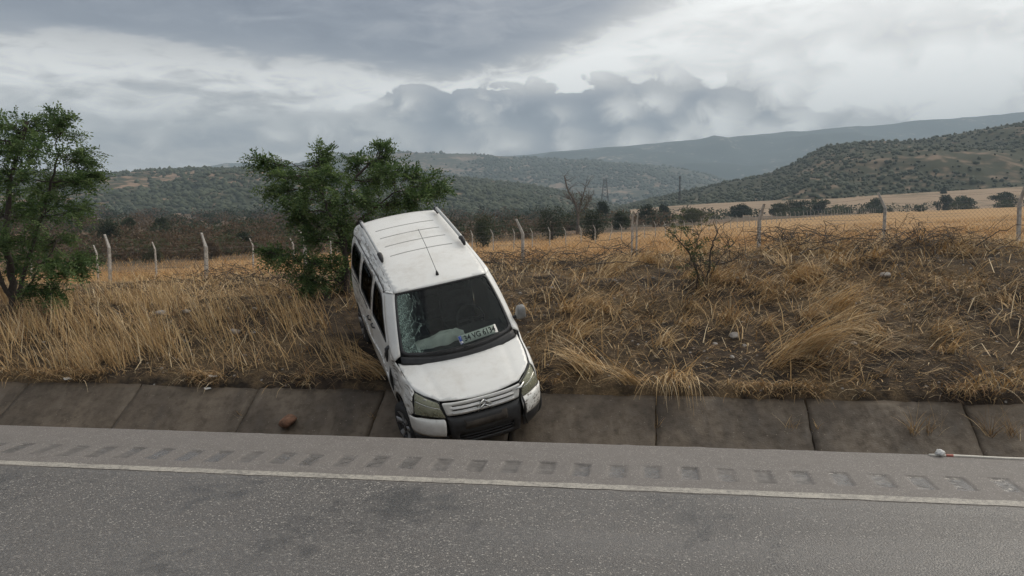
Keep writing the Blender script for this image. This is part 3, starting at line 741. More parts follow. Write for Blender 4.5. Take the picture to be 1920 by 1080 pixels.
grass_tuft(1880, 735, 150, .8, -math.pi * .62, .6, .8, .9, 'thin straw tuft spilling over the slabs at the right edge', 7, .05, .25)

# ---- branching helpers
def wander(p0, p1, n, amp, rs):
    t = np.linspace(0, 1, n)[:, None]; P = np.asarray(p0) * (1 - t) + np.asarray(p1) * t
    j = np.cumsum(rs.randn(n, 3), 0) * amp / math.sqrt(n); j -= j[0] + (j[-1] - j[0]) * t
    return P + j
def leaf_mesh(P, D, rs, pairs=5, rach=.22, ll=.056, lw=.024, c0=(.050, .095, .030), c1=(.170, .240, .085)):
    """pinnate leaves at points P, growing along D"""
    n = len(P); D = D / (np.linalg.norm(D, axis=1)[:, None] + 1e-9)
    up = np.array([0, 0, 1.]) + rs.randn(n, 3) * .45
    Sd = np.cross(D, up); Sd /= np.linalg.norm(Sd, axis=1)[:, None] + 1e-9; N = np.cross(Sd, D)
    q = 2 * pairs + 1; V = np.zeros((n, q, 4, 3)); sc = (.7 + .6 * rs.rand(n))[:, None]
    k = 0
    for i in range(pairs + 1):
        t = (i + .6) / (pairs + .8)
        o = P + D * (rach * t) * sc - np.array([0, 0, 1.]) * (rach * .35 * t * t) * sc
        for s in ((-1, 1) if i < pairs else (0,)):
            a = D * .45 + Sd * s * .9 + N * (.15 * rs.randn(n, 1)) + np.array([0, 0, -.25]) * rs.rand(n, 1)
            a /= np.linalg.norm(a, axis=1)[:, None]; w = np.cross(a, N + .5 * rs.randn(n, 3)); w /= np.linalg.norm(w, axis=1)[:, None] + 1e-9
            l = ll * sc * (.8 + .4 * rs.rand(n, 1)); ww = lw * sc
            V[:, k, 0] = o; V[:, k, 1] = o + a * l * .5 + w * ww * .5; V[:, k, 2] = o + a * l; V[:, k, 3] = o + a * l * .5 - w * ww * .5; k += 1
    F = np.arange(n * q * 4).reshape(-1, 4)
    g = (rs.rand(n, 1) ** 1.5); c = np.array(c0) * (1 - g) + np.array(c1) * g
    C = np.repeat(c, q * 4, 0) * (.85 + .3 * np.repeat(rs.rand(n * q, 1), 4, 0))
    return V.reshape(-1, 3), F, C
def tree(base, stems, clumps, Y, label, seed, leaves=26, px_m=None, trunk_r=.06):
    """stems: list of pixel polylines (x,y) with start radius; clumps: (px,py,rpx,depth offset m)"""
    rs = np.random.RandomState(seed)
    root = empty('roadside_tree', base); root['label'] = label; root['category'] = 'tree'
    b0 = np.array(base); sc = Y / FPX
    trunk = MB(); nodes = []
    for si, (pl, r0) in enumerate(stems):
        pts = []
        for k, (x, y) in enumerate(pl):
            q = at_depth(x, y, Y + rs.randn() * .12 * (k > 0)); pts.append(b0 if k == 0 and si == 0 else q)
        pts = np.array(pts); tt = np.linspace(0, len(pts) - 1, 5 * len(pts)); pts = np.stack([np.interp(tt, range(len(pts)), pts[:, i]) for i in range(3)], 1)
        pts[1:-1] += rs.randn(len(pts) - 2, 3) * .012
        rad = np.linspace(r0, r0 * .35, len(pts)); trunk.tube(pts - b0, rad, 7)
        nodes += [(p, r) for p, r in zip(pts[3:], rad[3:])]
    trunk.build('trunk', MATS['bark'], root, True)
    NP = np.array([n[0] for n in nodes])
    br = MB(); LP, LD = [], []
    for cx, cy, cr, dz in clumps:
        c = at_depth(cx, cy, Y + dz); r = cr * sc
        d = np.linalg.norm(NP - c, axis=1) + np.where(NP[:, 2] > c[2], .6, 0); j = np.argmin(d)
        pl = wander(NP[j], c, 8, .10, rs); br.tube(pl - b0, np.linspace(min(.022, nodes[j][1] * .6), .007, 8), 5)
        grow = c - NP[j]; grow /= np.linalg.norm(grow) + 1e-9
        nt = int(5 + 9 * (r / .5))
        for t in range(nt):
            st = pl[rs.randint(4, 8)]
            dv = rs.randn(3); dv[2] *= .5; dv /= np.linalg.norm(dv); dv = dv * .85 + grow * .55 + np.array([0, 0, .05])
            en = c + dv * r * (.5 + .6 * rs.rand())
            tw = wander(st, en, 6, .06, rs); br.tube(tw - b0, np.linspace(.007, .0025, 6), 3, False)
            m = max(4, int(leaves * (.35 + np.linalg.norm(en - st))))
            ts = .25 + .75 * rs.rand(m); idx = ts * 5; i0 = np.clip(idx.astype(int), 0, 4); f = (idx - i0)[:, None]
            p = tw[i0] * (1 - f) + tw[i0 + 1] * f; dd = tw[i0 + 1] - tw[i0]; dd /= np.linalg.norm(dd, axis=1)[:, None] + 1e-9
            LP.append(p); LD.append(dd * .8 + rs.randn(m, 3) * .6)
    br.build('branches', MATS['bark'], root, True)['kind'] = 'stuff'
    V, F, C = leaf_mesh(np.concatenate(LP), np.concatenate(LD), rs)
    link('crown', mesh_np('crown', V - b0, F, False, C), MATS['leaf'], root)
    return root
TB = hit(28, 588); YL = TB[1]
tree(TB, [([(28, 588), (22, 520), (10, 440), (20, 330), (50, 230)], .075), ([(30, 575), (48, 500), (80, 400), (110, 290)], .045), ([(26, 570), (-20, 480), (-60, 360)], .045), ([(30, 580), (64, 520), (110, 450)], .025)],
     [(30, 240, 40, 0), (70, 232, 36, .2), (118, 230, 28, -.1), (100, 245, 40, .3), (10, 270, 70, .4), (70, 285, 60, -.5), (125, 290, 45, .1), (152, 300, 22, 0), (35, 335, 75, -.6), (105, 345, 60, .4), (150, 340, 30, -.2), (172, 328, 14, 0), (20, 400, 75, .5), (85, 400, 65, -.5), (140, 395, 40, .2), (40, 455, 65, -.4), (100, 455, 50, .5), (20, 500, 50, .3), (85, 500, 45, -.4), (150, 490, 32, .1), (160, 503, 16, 0), (120, 515, 28, -.2), (60, 548, 22, -.3), (95, 552, 18, -.4), (-50, 300, 90, 0), (-60, 400, 90, .3), (-50, 250, 55, -.2), (-110, 340, 80, .2), (-60, 480, 60, -.3)],
     YL, 'green leafy roadside tree cut by the left picture edge', 4, 15)
TB2 = hit(652, 556); YM = TB2[1]
tree(TB2, [([(652, 556), (650, 500), (645, 455), (640, 410), (650, 350), (690, 310)], .06), ([(648, 470), (625, 415), (600, 360), (590, 310)], .035), ([(648, 440), (690, 400), (740, 360)], .03), ([(650, 515), (610, 500), (560, 480)], .02)],
     [(493, 303, 22, 0), (520, 312, 26, .1), (545, 330, 34, -.2), (605, 285, 16, 0), (595, 305, 24, .1), (585, 335, 40, .3), (625, 330, 38, -.3), (665, 310, 26, .2), (712, 282, 20, 0), (705, 305, 26, .1), (690, 335, 42, .4), (735, 335, 36, -.2), (770, 335, 32, .2), (800, 345, 26, 0), (820, 352, 16, .1), (780, 368, 36, -.2), (530, 360, 34, .2), (570, 375, 44, -.3), (615, 380, 52, .4), (660, 380, 55, -.5), (710, 380, 50, .3), (745, 380, 40, .1), (590, 412, 38, .1), (635, 425, 46, -.3), (680, 425, 46, .4), (560, 395, 30, 0), (525, 480, 22, 0), (555, 490, 26, -.2), (590, 495, 34, .1), (625, 500, 34, -.2), (600, 525, 28, -.2), (575, 540, 16, -.1), (635, 530, 28, .3), (505, 474, 12, 0), (640, 462, 34, .2), (605, 450, 28, -.2), (675, 470, 30, .3), (655, 515, 24, .4)],
     YM, 'green leafy tree standing right behind the tilted white van', 9, 17)

# ---- thorny bare shrub with a few green leaves on the right bank
def bare_shrub(px, py, label):
    rs = np.random.RandomState(12); b0 = hit(px, py); Y = b0[1]
    root = empty('bare_shrub', b0); tag(root, label, 'shrub')
    st = MB(); tw = MB(); LP, LD = [], []
    main = [([(1308, 545), (1306, 500), (1290, 470), (1262, 440), (1245, 425)], .016), ([(1322, 540), (1330, 505), (1332, 470), (1345, 430)], .024), ([(1312, 545), (1322, 520), (1308, 495)], .014), ([(1318, 545), (1300, 490), (1310, 440)], .010), ([(1330, 520), (1352, 480), (1375, 455)], .010), ([(1330, 500), (1370, 490), (1400, 470)], .008)]
    for pl, r in main:
        P = np.array([at_depth(x, y, Y + rs.randn() * .06) for x, y in pl]); 
        tt = np.linspace(0, len(P) - 1, 4 * len(P)); P = np.stack([np.interp(tt, range(len(P)), P[:, i]) for i in range(3)], 1) + rs.randn(len(tt), 3) * .008
        st.tube(P - b0, np.linspace(r, r * .4, len(P)), 5)
        for k in range(20):
            s = P[rs.randint(3, len(P))]; e = s + rs.randn(3) * np.array([.22, .18, .16]) + np.array([0, 0, .14])
            w = wander(s, e, 6, .05, rs); tw.tube(w - b0, np.linspace(.006, .003, 6), 3, False)
            if s[0] < b0[0] - .05 and rs.rand() < .8: LP.append(w[2:]); LD.append(np.gradient(w, axis=0)[2:] + rs.randn(4, 3) * .05)
    st.build('stem', MATS['dead_wood'], root, True); tw.build('twigs', MATS['dead_wood'], root, True)
    V, F, C = leaf_mesh(np.concatenate(LP), np.concatenate(LD), rs, 5, .11, .040, .017, (.06, .085, .035), (.14, .15, .075))
    link('leaves', mesh_np('leaves', V - b0, F, False, C), MATS['leaf'], root)
bare_shrub(1315, 545, 'spindly nearly bare shrub standing in the straw right of the van')

# ---- heaps of cut branches along the crest of the bank
def brush(path, n, label, seed, long_=(), hgt=.35, spread=.5):
    rs = np.random.RandomState(seed); pts = [hit(x, y) for x, y in path]; b0 = np.mean(pts, 0)
    root = empty('brush_pile', b0); tag(root, label, 'brush pile', 'heaps of cut branches along the bank crest')
    P = np.array(pts); tw = MB()
    for i in range(n):
        f = rs.rand() * (len(P) - 1); k = min(int(f), len(P) - 2); s = P[k] * (1 - f + k) + P[k + 1] * (f - k) if len(P) > 1 else P[0]
        s = s + np.array([rs.randn() * .25, rs.randn() * spread, 0]); s[2] = H(s[0], s[1]) + rs.rand() * hgt * .6
        L = .35 + .9 * rs.rand() ** 1.5; a = rs.choice([0, math.pi]) + rs.randn() * .7
        e = s + np.array([math.cos(a) * L, math.sin(a) * L, rs.randn() * .12 + .1]); e[2] = max(e[2], H(e[0], e[1]) + .02)
        w = wander(s, e, 7, .20, rs); w[:, 2] += np.sin(np.linspace(0, math.pi, 7)) * (.02 + .13 * rs.rand() ** 2)
        r = .003 + .007 * rs.rand() ** 2; tw.tube(w - b0, np.linspace(r, r * .4, 7), 4, False)
    tw.build('twigs', MATS['dead_wood'], root, True)['kind'] = 'stuff'
    for pl, r in long_:
        g = MB(); Yd = hit(pl[0][0], min(pl[0][1] + 12, 560))[1]
        Q = np.array([at_depth(x, y, Yd + .15 * math.sin(k)) for k, (x, y) in enumerate(pl)]); tt = np.linspace(0, len(Q) - 1, 5 * len(Q))
        Q = np.stack([np.interp(tt, range(len(Q)), Q[:, i]) for i in range(3)], 1); Q[1:-1] += rs.randn(len(Q) - 2, 3) * .012
        g.tube(Q - b0, np.linspace(r, r * .35, len(Q)), 5); g.build('branch', MATS['dead_wood'], root, True)
brush([(330, 532), (420, 528), (520, 538), (600, 545)], 130, 'low dark heap of cut branches behind the straw left of the van', 1, [([(320, 520), (370, 530), (440, 532), (520, 545)], .012), ([(560, 545), (545, 532), (575, 528), (590, 520)], .012), ([(205, 540), (250, 538), (300, 546)], .012)])
brush([(215, 520), (260, 525), (310, 540)], 40, 'thin arched twigs beside the left tree', 2, [([(215, 510), (245, 512), (275, 522), (300, 540)], .012), ([(225, 490), (245, 505), (280, 520)], .009)])
brush([(895, 500), (960, 505), (1040, 500), (1120, 495), (1200, 492)], 190, 'tangled heap of cut branches on the crest right of the van roof', 3, [([(1000, 448), (1022, 475), (1050, 500)], .011), ([(1055, 505), (1110, 495), (1170, 490), (1230, 495)], .014), ([(905, 490), (950, 495), (990, 508)], .016), ([(1058, 468), (1052, 500)], .008), ([(1120, 495), (1145, 482), (1160, 480)], .010)])
brush([(1380, 470), (1440, 470), (1500, 472), (1560, 470)], 230, 'large tangle of arching grey branches on the right crest', 4, [([(1348, 440), (1375, 428), (1405, 424), (1424, 430), (1420, 480)], .010), ([(1430, 438), (1470, 430), (1510, 432), (1535, 450), (1575, 472)], .020), ([(1540, 432), (1575, 448), (1610, 455), (1640, 470)], .018), ([(1470, 445), (1495, 455), (1510, 475)], .010), ([(1500, 475), (1540, 462), (1580, 478)], .016), ([(1630, 440), (1680, 448), (1720, 475)], .010)], .5)
brush([(1590, 475), (1680, 472), (1770, 468), (1860, 462)], 170, 'grey twiggy brush under the tall fence post at the right', 5, [([(1740, 452), (1790, 448), (1850, 452)], .012), ([(1850, 470), (1890, 462), (1919, 465)], .011)])

# ================================================================== THE WHITE VAN
def van_mats():
    for nm, dirt in (('van_paint', .35), ('scraped_paint', .95)):
        m, b, p, o = mat(nm); P = b.obj()
        n1 = b.noise(P, 2.2, 6, .6); n2 = b.noise(P, 14., 6, .7, .4); z = b.sep(P)[2]
        c = b.mix(b.mul(b.sstep(b.add(n1, b.mul(n2, .4)), .62, .95), dirt), (.77, .765, .735), (.44, .39, .32))
        low = b.mul(b.sstep(b.add(z, b.mul(b.sub(n2, .5), .5)), .62, .25), .55)
        c = b.mix(low, c, (.30, .245, .18))
        if dirt > .5:
            st = b.noise(b.comb(b.mul(b.sep(P)[0], 9.), b.mul(b.sep(P)[1], 1.6), b.mul(z, 16.)), 2.2, 6, .7, .6)
            c = b.mix(b.mul(b.sstep(st, .52, .60), .9), c, (.10, .078, .06))
        S(b, p, Base_Color=c, Roughness=b.lin(n2, .2, .8, .30, .50), Coat_Weight=.25, Coat_Roughness=.15)
        S(b, p, Normal=b.bump(n1, .05, .02))
    simple('black_plastic', (.022, .022, .023), .55, 0, .3, 12., .15)
    simple('seal_rubber', (.014, .014, .015), .5, 0, .2, 12.)
    simple('tyre_rubber', (.025, .024, .023), .85, 0, .3, 20., .2)
    simple('chrome', (.62, .62, .60), .22, .9, .1, 20.)
    simple('wheel_cover', (.33, .33, .33), .4, .5, .2, 12.)
    simple('interior_cloth', (.035, .036, .040), .9, 0, .25, 12.)
    simple('dash_plastic', (.025, .026, .028), .65, 0, .2, 12.)
    simple('airbag_cloth', (.62, .62, .58), .85, 0, .12, 10., .3)
    simple('lamp_bowl', (.42, .42, .38), .3, .55, .25, 10.)
    simple('tail_lamp', (.30, .02, .015), .2, 0, .1, 10., 0, .5)
    simple('plate_white', (.80, .79, .75), .45, 0, .08, 18.)
    simple('plate_blue', (.02, .06, .28), .45, 0, .1, 18.)
    simple('plate_black', (.012, .012, .012), .5, 0, .1, 18.)
    simple('rail_grey', (.50, .50, .49), .4, .2, .1, 12.)
    # glass: tinted, mirror-like at grazing angles
    for nm, tint, cr in (('side_glass', (.035, .04, .042), False), ('windscreen_glass', (.62, .69, .66), True)):
        m, b, p, o = mat(nm); b.n.remove(p)
        tr = b.new('ShaderNodeBsdfTransparent'); tr.inputs[0].default_value = (*tint, 1)
        gl = b.new('ShaderNodeBsdfGlossy'); gl.inputs['Roughness'].default_value = .04; gl.inputs[0].default_value = (.9, .95, .95, 1)
        fr = b.new('ShaderNodeFresnel'); fr.inputs[0].default_value = 1.5
        mx = b.new('ShaderNodeMixShader'); b.put(mx.inputs[0], b.m('MINIMUM', b.mul(fr.outputs[0], 0.5 if cr else .10), 1.))
        b.l.new(tr.outputs[0], mx.inputs[1]); b.l.new(gl.outputs[0], mx.inputs[2]); outp = mx.outputs[0]
        if cr:
            a = b.attr('Col'); ax, bx, _ = b.sep(a)[:3]                     # a: 0 = damaged side, b: 0 = bottom
            pv = b.comb(b.mul(ax, 1.3), b.mul(bx, .9), 0.)
            w = b.noise(pv, 4., 3, .6)
            w2 = b.noise(pv, 13., 4, .65); pw = b.comb(b.add(b.mul(ax, 2.4), b.add(b.mul(w, .55), b.mul(w2, .16))), b.add(b.mul(bx, .62), b.add(b.mul(w, .35), b.mul(w2, .14))), 0.)
            e1 = b.voro(pw, 8., 'DISTANCE_TO_EDGE'); e2 = b.voro(pw, 21., 'DISTANCE_TO_EDGE')
            zone = b.sstep(b.add(ax, b.mul(b.sub(w, .5), .22)), .30, .12)
            zone2 = b.sstep(b.add(ax, b.mul(b.sub(w, .5), .16)), .17, .05)
            line = b.m('MAXIMUM', b.mul(b.sstep(e1, .026, .006), b.mul(zone, b.sstep(w2, .25, .45))), b.mul(b.sstep(e2, .045, .010), b.mul(zone2, .8)))
            cloud = b.mul(zone2, b.lin(w2, .3, .7, .10, .42))
            fac = b.m('MINIMUM', b.add(b.mul(line, .72), cloud), .8)
            df = b.new('ShaderNodeBsdfDiffuse'); df.inputs[0].default_value = (.36, .48, .42, 1)
            mx2 = b.new('ShaderNodeMixShader'); b.put(mx2.inputs[0], fac); b.l.new(outp, mx2.inputs[1]); b.l.new(df.outputs[0], mx2.inputs[2]); outp = mx2.outputs[0]
        b.l.new(outp, o.inputs[0])
    # yellowed polycarbonate lamp lens
    m, b, p, o = mat('lamp_lens'); n = b.noise(b.obj(), 9., 5, .6)
    S(b, p, Base_Color=b.mix(n, (.40, .40, .30), (.56, .55, .44)), Roughness=.18, Coat_Weight=.4)
    tr = b.new('ShaderNodeBsdfTransparent'); tr.inputs[0].default_value = (.85, .85, .72, 1)
    mx = b.new('ShaderNodeMixShader'); b.put(mx.inputs[0], b.lin(n, .2, .8, .30, .55)); b.l.new(tr.outputs[0], mx.inputs[1]); b.l.new(p.outputs[0], mx.inputs[2]); b.l.new(mx.outputs[0], o.inputs[0])
van_mats()
van = bpy.data.objects.new('van', None); COL.objects.link(van); van.matrix_world = VM
tag(van, 'damaged white van tipped nose down into the roadside ditch', 'van')

def in_poly(pts, poly):
    poly = np.asarray(poly); x, y = pts[:, 0], pts[:, 1]; r = np.zeros(len(pts), bool); j = len(poly) - 1
    for i in range(len(poly)):
        xi, yi = poly[i]; xj, yj = poly[j]
        c = ((yi > y) != (yj > y)) & (x < (xj - xi) * (y - yi) / (yj - yi + 1e-15) + xi); r ^= c; j = i
    return r
def dens(poly, res):
    o = []; n = len(poly)
    for i in range(n):
        a = np.array(poly[i], float); b_ = np.array(poly[(i + 1) % n], float); k = max(1, int(np.linalg.norm(b_ - a) / res))
        for t in range(k): o.append(tuple(a + (b_ - a) * t / k))
    return o
def rnd(poly, r, n=5):
    """round the corners of a polygon"""
    o = []; m = len(poly)
    rr = r if isinstance(r, (list, tuple)) else [r] * m
    for i in range(m):
        p = np.array(poly[i], float); a = np.array(poly[i - 1], float) - p; c = np.array(poly[(i + 1) % m], float) - p
        la, lc = np.linalg.norm(a), np.linalg.norm(c); q = min(rr[i], la * .48, lc * .48)
        if q < 1e-4: o.append(tuple(p)); continue
        A = p + a / la * q; C = p + c / lc * q
        for t in np.linspace(0, 1, n): o.append(tuple((1 - t) ** 2 * A + 2 * t * (1 - t) * p + t * t * C))
    return o
def shrink(poly, d):
    P = np.array(poly); ar = .5 * np.sum(P[:, 0] * np.roll(P[:, 1], -1) - np.roll(P[:, 0], -1) * P[:, 1]); s = 1 if ar > 0 else -1
    T = np.roll(P, -1, 0) - np.roll(P, 1, 0); T /= np.linalg.norm(T, axis=1)[:, None] + 1e-12
    return [tuple(p + d * s * np.array([-t[1], t[0]])) for p, t in zip(P, T)]
def patch(name, outer, holes, fn, m, parent, res=.04, thick=.012, out=(0, 0, 1), col=None):
    O = dens(outer, res); Hs = [dens(h, res) for h in holes]
    V = []; E = []
    for ring in [O] + Hs:
        k = len(V); V += ring; E += [(k + i, k + (i + 1) % len(ring)) for i in range(len(ring))]
    A = np.array(O); lo, hi = A.min(0), A.max(0)
    gx, gy = np.meshgrid(np.arange(lo[0], hi[0], res), np.arange(lo[1], hi[1], res * .87), indexing='ij')
    gx = gx + (np.arange(gx.shape[1]) % 2)[None] * res * .5
    G = np.stack([gx.ravel(), gy.ravel()], 1); k = in_poly(G, O)
    for h in Hs: k &= ~in_poly(G, h)
    G = G[k]; B = np.array(V)
    if len(G):
        d = np.min(np.linalg.norm(G[:, None] - B[None], axis=2), 1); G = G[d > res * .5]
    pts = [Vector(p) for p in V] + [Vector(p) for p in G]
    r = delaunay_2d_cdt(pts, E, [], 0, 1e-6)
    P2 = np.array([v[:] for v in r[0]]); F = np.array([f for f in r[2] if len(f) == 3])
    c = P2[F].mean(1); k = in_poly(c, O)
    for h in Hs: k &= ~in_poly(c, h)
    F = F[k]; P3 = np.array([fn(a, b_) for a, b_ in P2])
    nrm = np.cross(P3[F[:, 1]] - P3[F[:, 0]], P3[F[:, 2]] - P3[F[:, 0]]).sum(0)
    if nrm @ np.array(out) < 0: F = F[:, ::-1]
    me = mesh_np(name, P3, F, True, None if col is None else np.array([col(a, b_) for a, b_ in P2]))
    o = link(name, me, m, parent)
    if thick:
        s = o.modifiers.new('solid', 'SOLIDIFY'); s.thickness = thick; s.offset = -1; s.use_rim = True
    return o
def loft(name, A, B, m, parent, n=8, bulge=0., bdir=None, out=(0, 0, 1), k=24, disp=None, thick=.01):
    A = np.array(A, float); B = np.array(B, float); t = np.linspace(0, 1, k)
    rs_ = lambda C: np.stack([np.interp(t, np.linspace(0, 1, len(C)), C[:, i]) for i in range(3)], 1)
    A, B = rs_(A), rs_(B); s = np.linspace(0, 1, n)
    G = A[:, None] * (1 - s)[None, :, None] + B[:, None] * s[None, :, None]
    if bulge: G = G + np.array(bdir)[None, None] * (4 * s * (1 - s))[None, :, None] * bulge
    if disp is not None: G = disp(G, t, s)
    F = grid_faces(k, n); V = G.reshape(-1, 3)
    nrm = np.cross(V[F[:, 1]] - V[F[:, 0]], V[F[:, 3]] - V[F[:, 0]]).sum(0)
    if nrm @ np.array(out) < 0: F = F[:, ::-1]
    o = link(name, mesh_np(name, V, F, True), m, parent)
    if thick: sm = o.modifiers.new('solid', 'SOLIDIFY'); sm.thickness = thick; sm.offset = -1
    return o
WZ_Z = [.16, .24, .34, .47, .60, .72, .82, .92, 1.0, 1.05, 1.2, 1.35, 1.5, 1.58, 1.64]
WZ_W = [.775, .805, .830, .846, .852, .850, .846, .838, .830, .820, .793, .763, .722, .694, .655]
def plan(y): return float(np.interp(y, [.0, .15, .25, .34, .44, .55, .70, .85, 1.05, 3.2, 3.8, 4.0, 4.10], [.60, .74, .825, .885, .93, .958, .982, .994, 1, 1, .985, .965, .945]))
def hood_c(y): return float(np.interp(y, [.06, .13, .25, .45, .7, .95, 1.1], [.788, .815, .858, .912, .965, 1.010, 1.035]))
def sh_x(y): return float(np.interp(y, [.06, .13, .30, .45, .7, 1.05], [.40, .47, .635, .712, .760, .785]))
def sh_z_(y): return float(np.interp(y, [.06, .13, .30, .45, .7, 1.05, 1.2], [.775, .800, .832, .860, .905, .975, 1.02]))
DENTS = [(.62, .80, .13, .045), (.80, .70, .16, .03), (1.00, .83, .12, .05), (.55, .62, .09, .03), (1.12, .62, .10, .045), (1.9, .60, .35, .025), (2.9, .62, .3, .02), (3.4, .9, .2, .02)]
def Wside(y, z, s):
    w = float(np.interp(z, WZ_Z, WZ_W)) * plan(y)
    f = 1 - float(sst(y, .88, 1.16))
    if f > 0 and z > .62:
        hs = sh_z_(y); xs = sh_x(y); t = min(1., max(0., (z - .62) / max(.02, hs - .62)))
        wf = xs + (w - xs) * math.sqrt(max(0., 1 - t ** 2.6)); w = w * (1 - f) + wf * f
    if s < 0:
        for (dy, dz, r, d) in DENTS: w -= d * math.exp(-((y - dy) ** 2 + (z - dz) ** 2) / (r * r))
        if y < 1.25: w += .018 * float(fbm(np.array([y * 9]), np.array([z * 9]), 2)[0])
    return w
def side(s, off=0.): return lambda y, z: (s * (Wside(y, z, s) + off), y, z)
def Zroof(x, y):
    zc = float(np.interp(y, [1.40, 1.5, 1.62, 1.8, 2.1, 2.5, 3.1, 3.6, 3.88, 4.0], [1.640, 1.664, 1.690, 1.718, 1.745, 1.760, 1.766, 1.760, 1.742, 1.722]))
    return zc - .040 * (abs(x) / .6) ** 2.4
def ws_top_y(x): return 1.475 + .065 * (x / .587) ** 2
def ws_fn(p, q):
    """p in [-.65,.65] across, q in [0,.87] up the windscreen"""
    a, b_ = p / .65, q / .87
    bot = np.array([.715 * a, .800 + .20 * abs(a) ** 2.2, 1.040 + .012 * a * a]); topx = .590 * a
    top = np.array([topx, ws_top_y(topx), 1.655 - .034 * a * a])
    P = bot * (1 - b_) + top * b_; P = P + np.array([0, -.55, .83]) * .028 * 4 * b_ * (1 - b_)
    P[0] += a * .010 * 4 * b_ * (1 - b_)
    return P
def arc(cy, cz, r, a0, a1, n=14): return [(cy + r * math.cos(a), cz + r * math.sin(a)) for a in np.linspace(R(a0), R(a1), n)]
AR = .345; WY1, WY2, WZc = .83, 3.52, .285
for s in (-1, 1):
    out = (s, 0, 0); pm = MATS['scraped_paint'] if s < 0 else MATS['van_paint']
    # front wing
    top = [(y, sh_z_(y) - .002) for y in (.455, .55, .7, .85, .97)] + [(1.05, .995), (1.13, 1.045), (1.195, 1.05)]
    poly = top + [(1.20, .9), (1.185, .6), (1.165, .34), (1.162, .24)] + arc(WY1, WZc, AR, -6, 150)[0:] + [(.50, .50), (.44, .585), (.372, .640)]
    fo = patch('front_wing', poly, [], side(s), pm, van, .035, .010, out)
    if s < 0: fo['label'] = 'dented and scraped front wing'
    # doors
    fd = [(1.213, 1.05), (1.50, 1.335), (1.735, 1.568), (1.80, 1.590), (2.275, 1.600), (2.285, 1.2), (2.285, .40), (2.270, .275), (1.20, .275), (1.18, .34), (1.198, .6), (1.213, .9)]
    w1 = rnd([(1.365, 1.085), (1.56, 1.30), (1.775, 1.515), (2.215, 1.535), (2.222, 1.075)], [.04, .2, .09, .05, .05])
    rd = [(2.293, 1.600), (3.085, 1.592), (3.125, 1.2), (3.13, .62), (3.10, .46), (3.08, .275), (2.278, .275), (2.293, .40)]
    w2 = rnd([(2.365, 1.075), (2.365, 1.535), (3.015, 1.530), (3.055, 1.085)], [.05, .05, .08, .06])
    rq = [(3.093, 1.592), (3.55, 1.586), (3.90, 1.570), (4.00, 1.45), (4.055, 1.1), (4.075, .72), (4.07, .50), (3.99, .44)] + arc(WY2, WZc, AR, 24, 160)[0:] + [(3.138, .62), (3.133, 1.2)]
    w3 = rnd([(3.215, 1.090), (3.205, 1.525), (3.74, 1.510), (3.885, 1.40), (3.91, 1.12)], [.06, .06, .10, .10, .06])
    for nm, poly, hole in (('front_door', fd, w1), ('sliding_door', rd, w2), ('rear_wing', rq, w3)):
        d = patch(nm, poly, [hole], side(s), pm if nm != 'front_door' else (MATS['van_paint']), van, .045, .014, out)
        patch('window_seal', [tuple(p) for p in shrink(hole, -.016)], [shrink(hole, .012)], side(s, .003), MATS['seal_rubber'], d, .05, .008, out)
        patch('window', shrink(hole, .004), [], side(s, -.006), MATS['side_glass'], d, .08, .004, out)
        if nm != 'rear_wing':
            hb = MB(); hy = 2.17 if nm == 'front_door' else 2.42; w = Wside(hy, .93, s)
            hb.tube([(s * (w + .002), hy - .075, .932), (s * (w + .028), hy - .055, .935), (s * (w + .030), hy + .045, .935), (s * (w + .002), hy + .065, .932)], .010, 6)
            hb.build('door_handle', MATS['black_plastic'], d, True)
    patch('sill', [(1.17, .155), (1.165, .268), (3.16, .268), (3.172, .155)], [], side(s, -.006), MATS['black_plastic'], van, .08, .02, out)
    # rubbing strip along the doors
    patch('rubbing_strip', rnd([(1.225, .565), (1.225, .650), (3.12, .650), (3.12, .565)], .02), [], side(s, .014), pm, van, .06, .016, out)
    # sliding door rail groove
    patch('door_rail', [(2.55, 1.006), (2.55, 1.024), (3.93, 1.020), (3.93, 1.002)], [], side(s, .003), MATS['seal_rubber'], van, .06, .006, out)
    # A pillar and roof side (drip rail)
    A = [ws_fn(s * .655, q) for q in np.linspace(0, .875, 14)]
    Bc = [side(s)(y, z) for y, z in ((1.02, .985), (1.12, 1.046), (1.225, 1.06), (1.36, 1.20), (1.50, 1.343), (1.62, 1.463), (1.735, 1.577))]
    loft('windscreen_pillar', A, Bc, MATS['van_paint'], van, 6, .012, (s * .7, -.5, .5), out)
    A = [(s * .598, ws_top_y(.598) - .004, Zroof(.598, ws_top_y(.598)) - .012)] + [(s * .60, y, Zroof(.60, y)) for y in (1.62, 1.75, 1.9, 2.2, 2.6, 3.0, 3.4, 3.8, 3.97)]
    ty = [1.735, 1.76, 1.80, 1.9, 2.2, 2.6, 3.0, 3.4, 3.75, 3.93]; tz = [1.577, 1.588, 1.597, 1.601, 1.607, 1.605, 1.600, 1.597, 1.590, 1.560]
    Bc = [side(s)(y, z) for y, z in zip(ty, tz)]
    def crumple(G, t, q, s=s):
        if s > 0: return G
        w = (np.sin(math.pi * q) ** .7)[None] * sst(t, .0, .08)[:, None] * sst(t, 1., .93)[:, None]
        T, Q = np.meshgrid(t, q, indexing='ij')
        n = fbm(T * 16, Q * 3.2, 3) + .6 * fbm(T * 40 + 9, Q * 5, 2)
        G = G.copy(); G[..., 0] += (.050 * n + .018) * w; G[..., 2] -= (.055 * np.abs(n) + .010) * w
        return G
    ro = loft('roof_side', A, Bc, pm, van, 12, .026, (s * .7, 0, .7), out, 90, crumple)
    if s < 0: ro['label'] = 'crumpled and scraped roof edge'
    dr = MB(); dr.tube([side(s, .004)(y, z + .006) for y, z in zip(ty, tz)], .007, 5); dr.build('drip_seal', MATS['seal_rubber'], van, True)
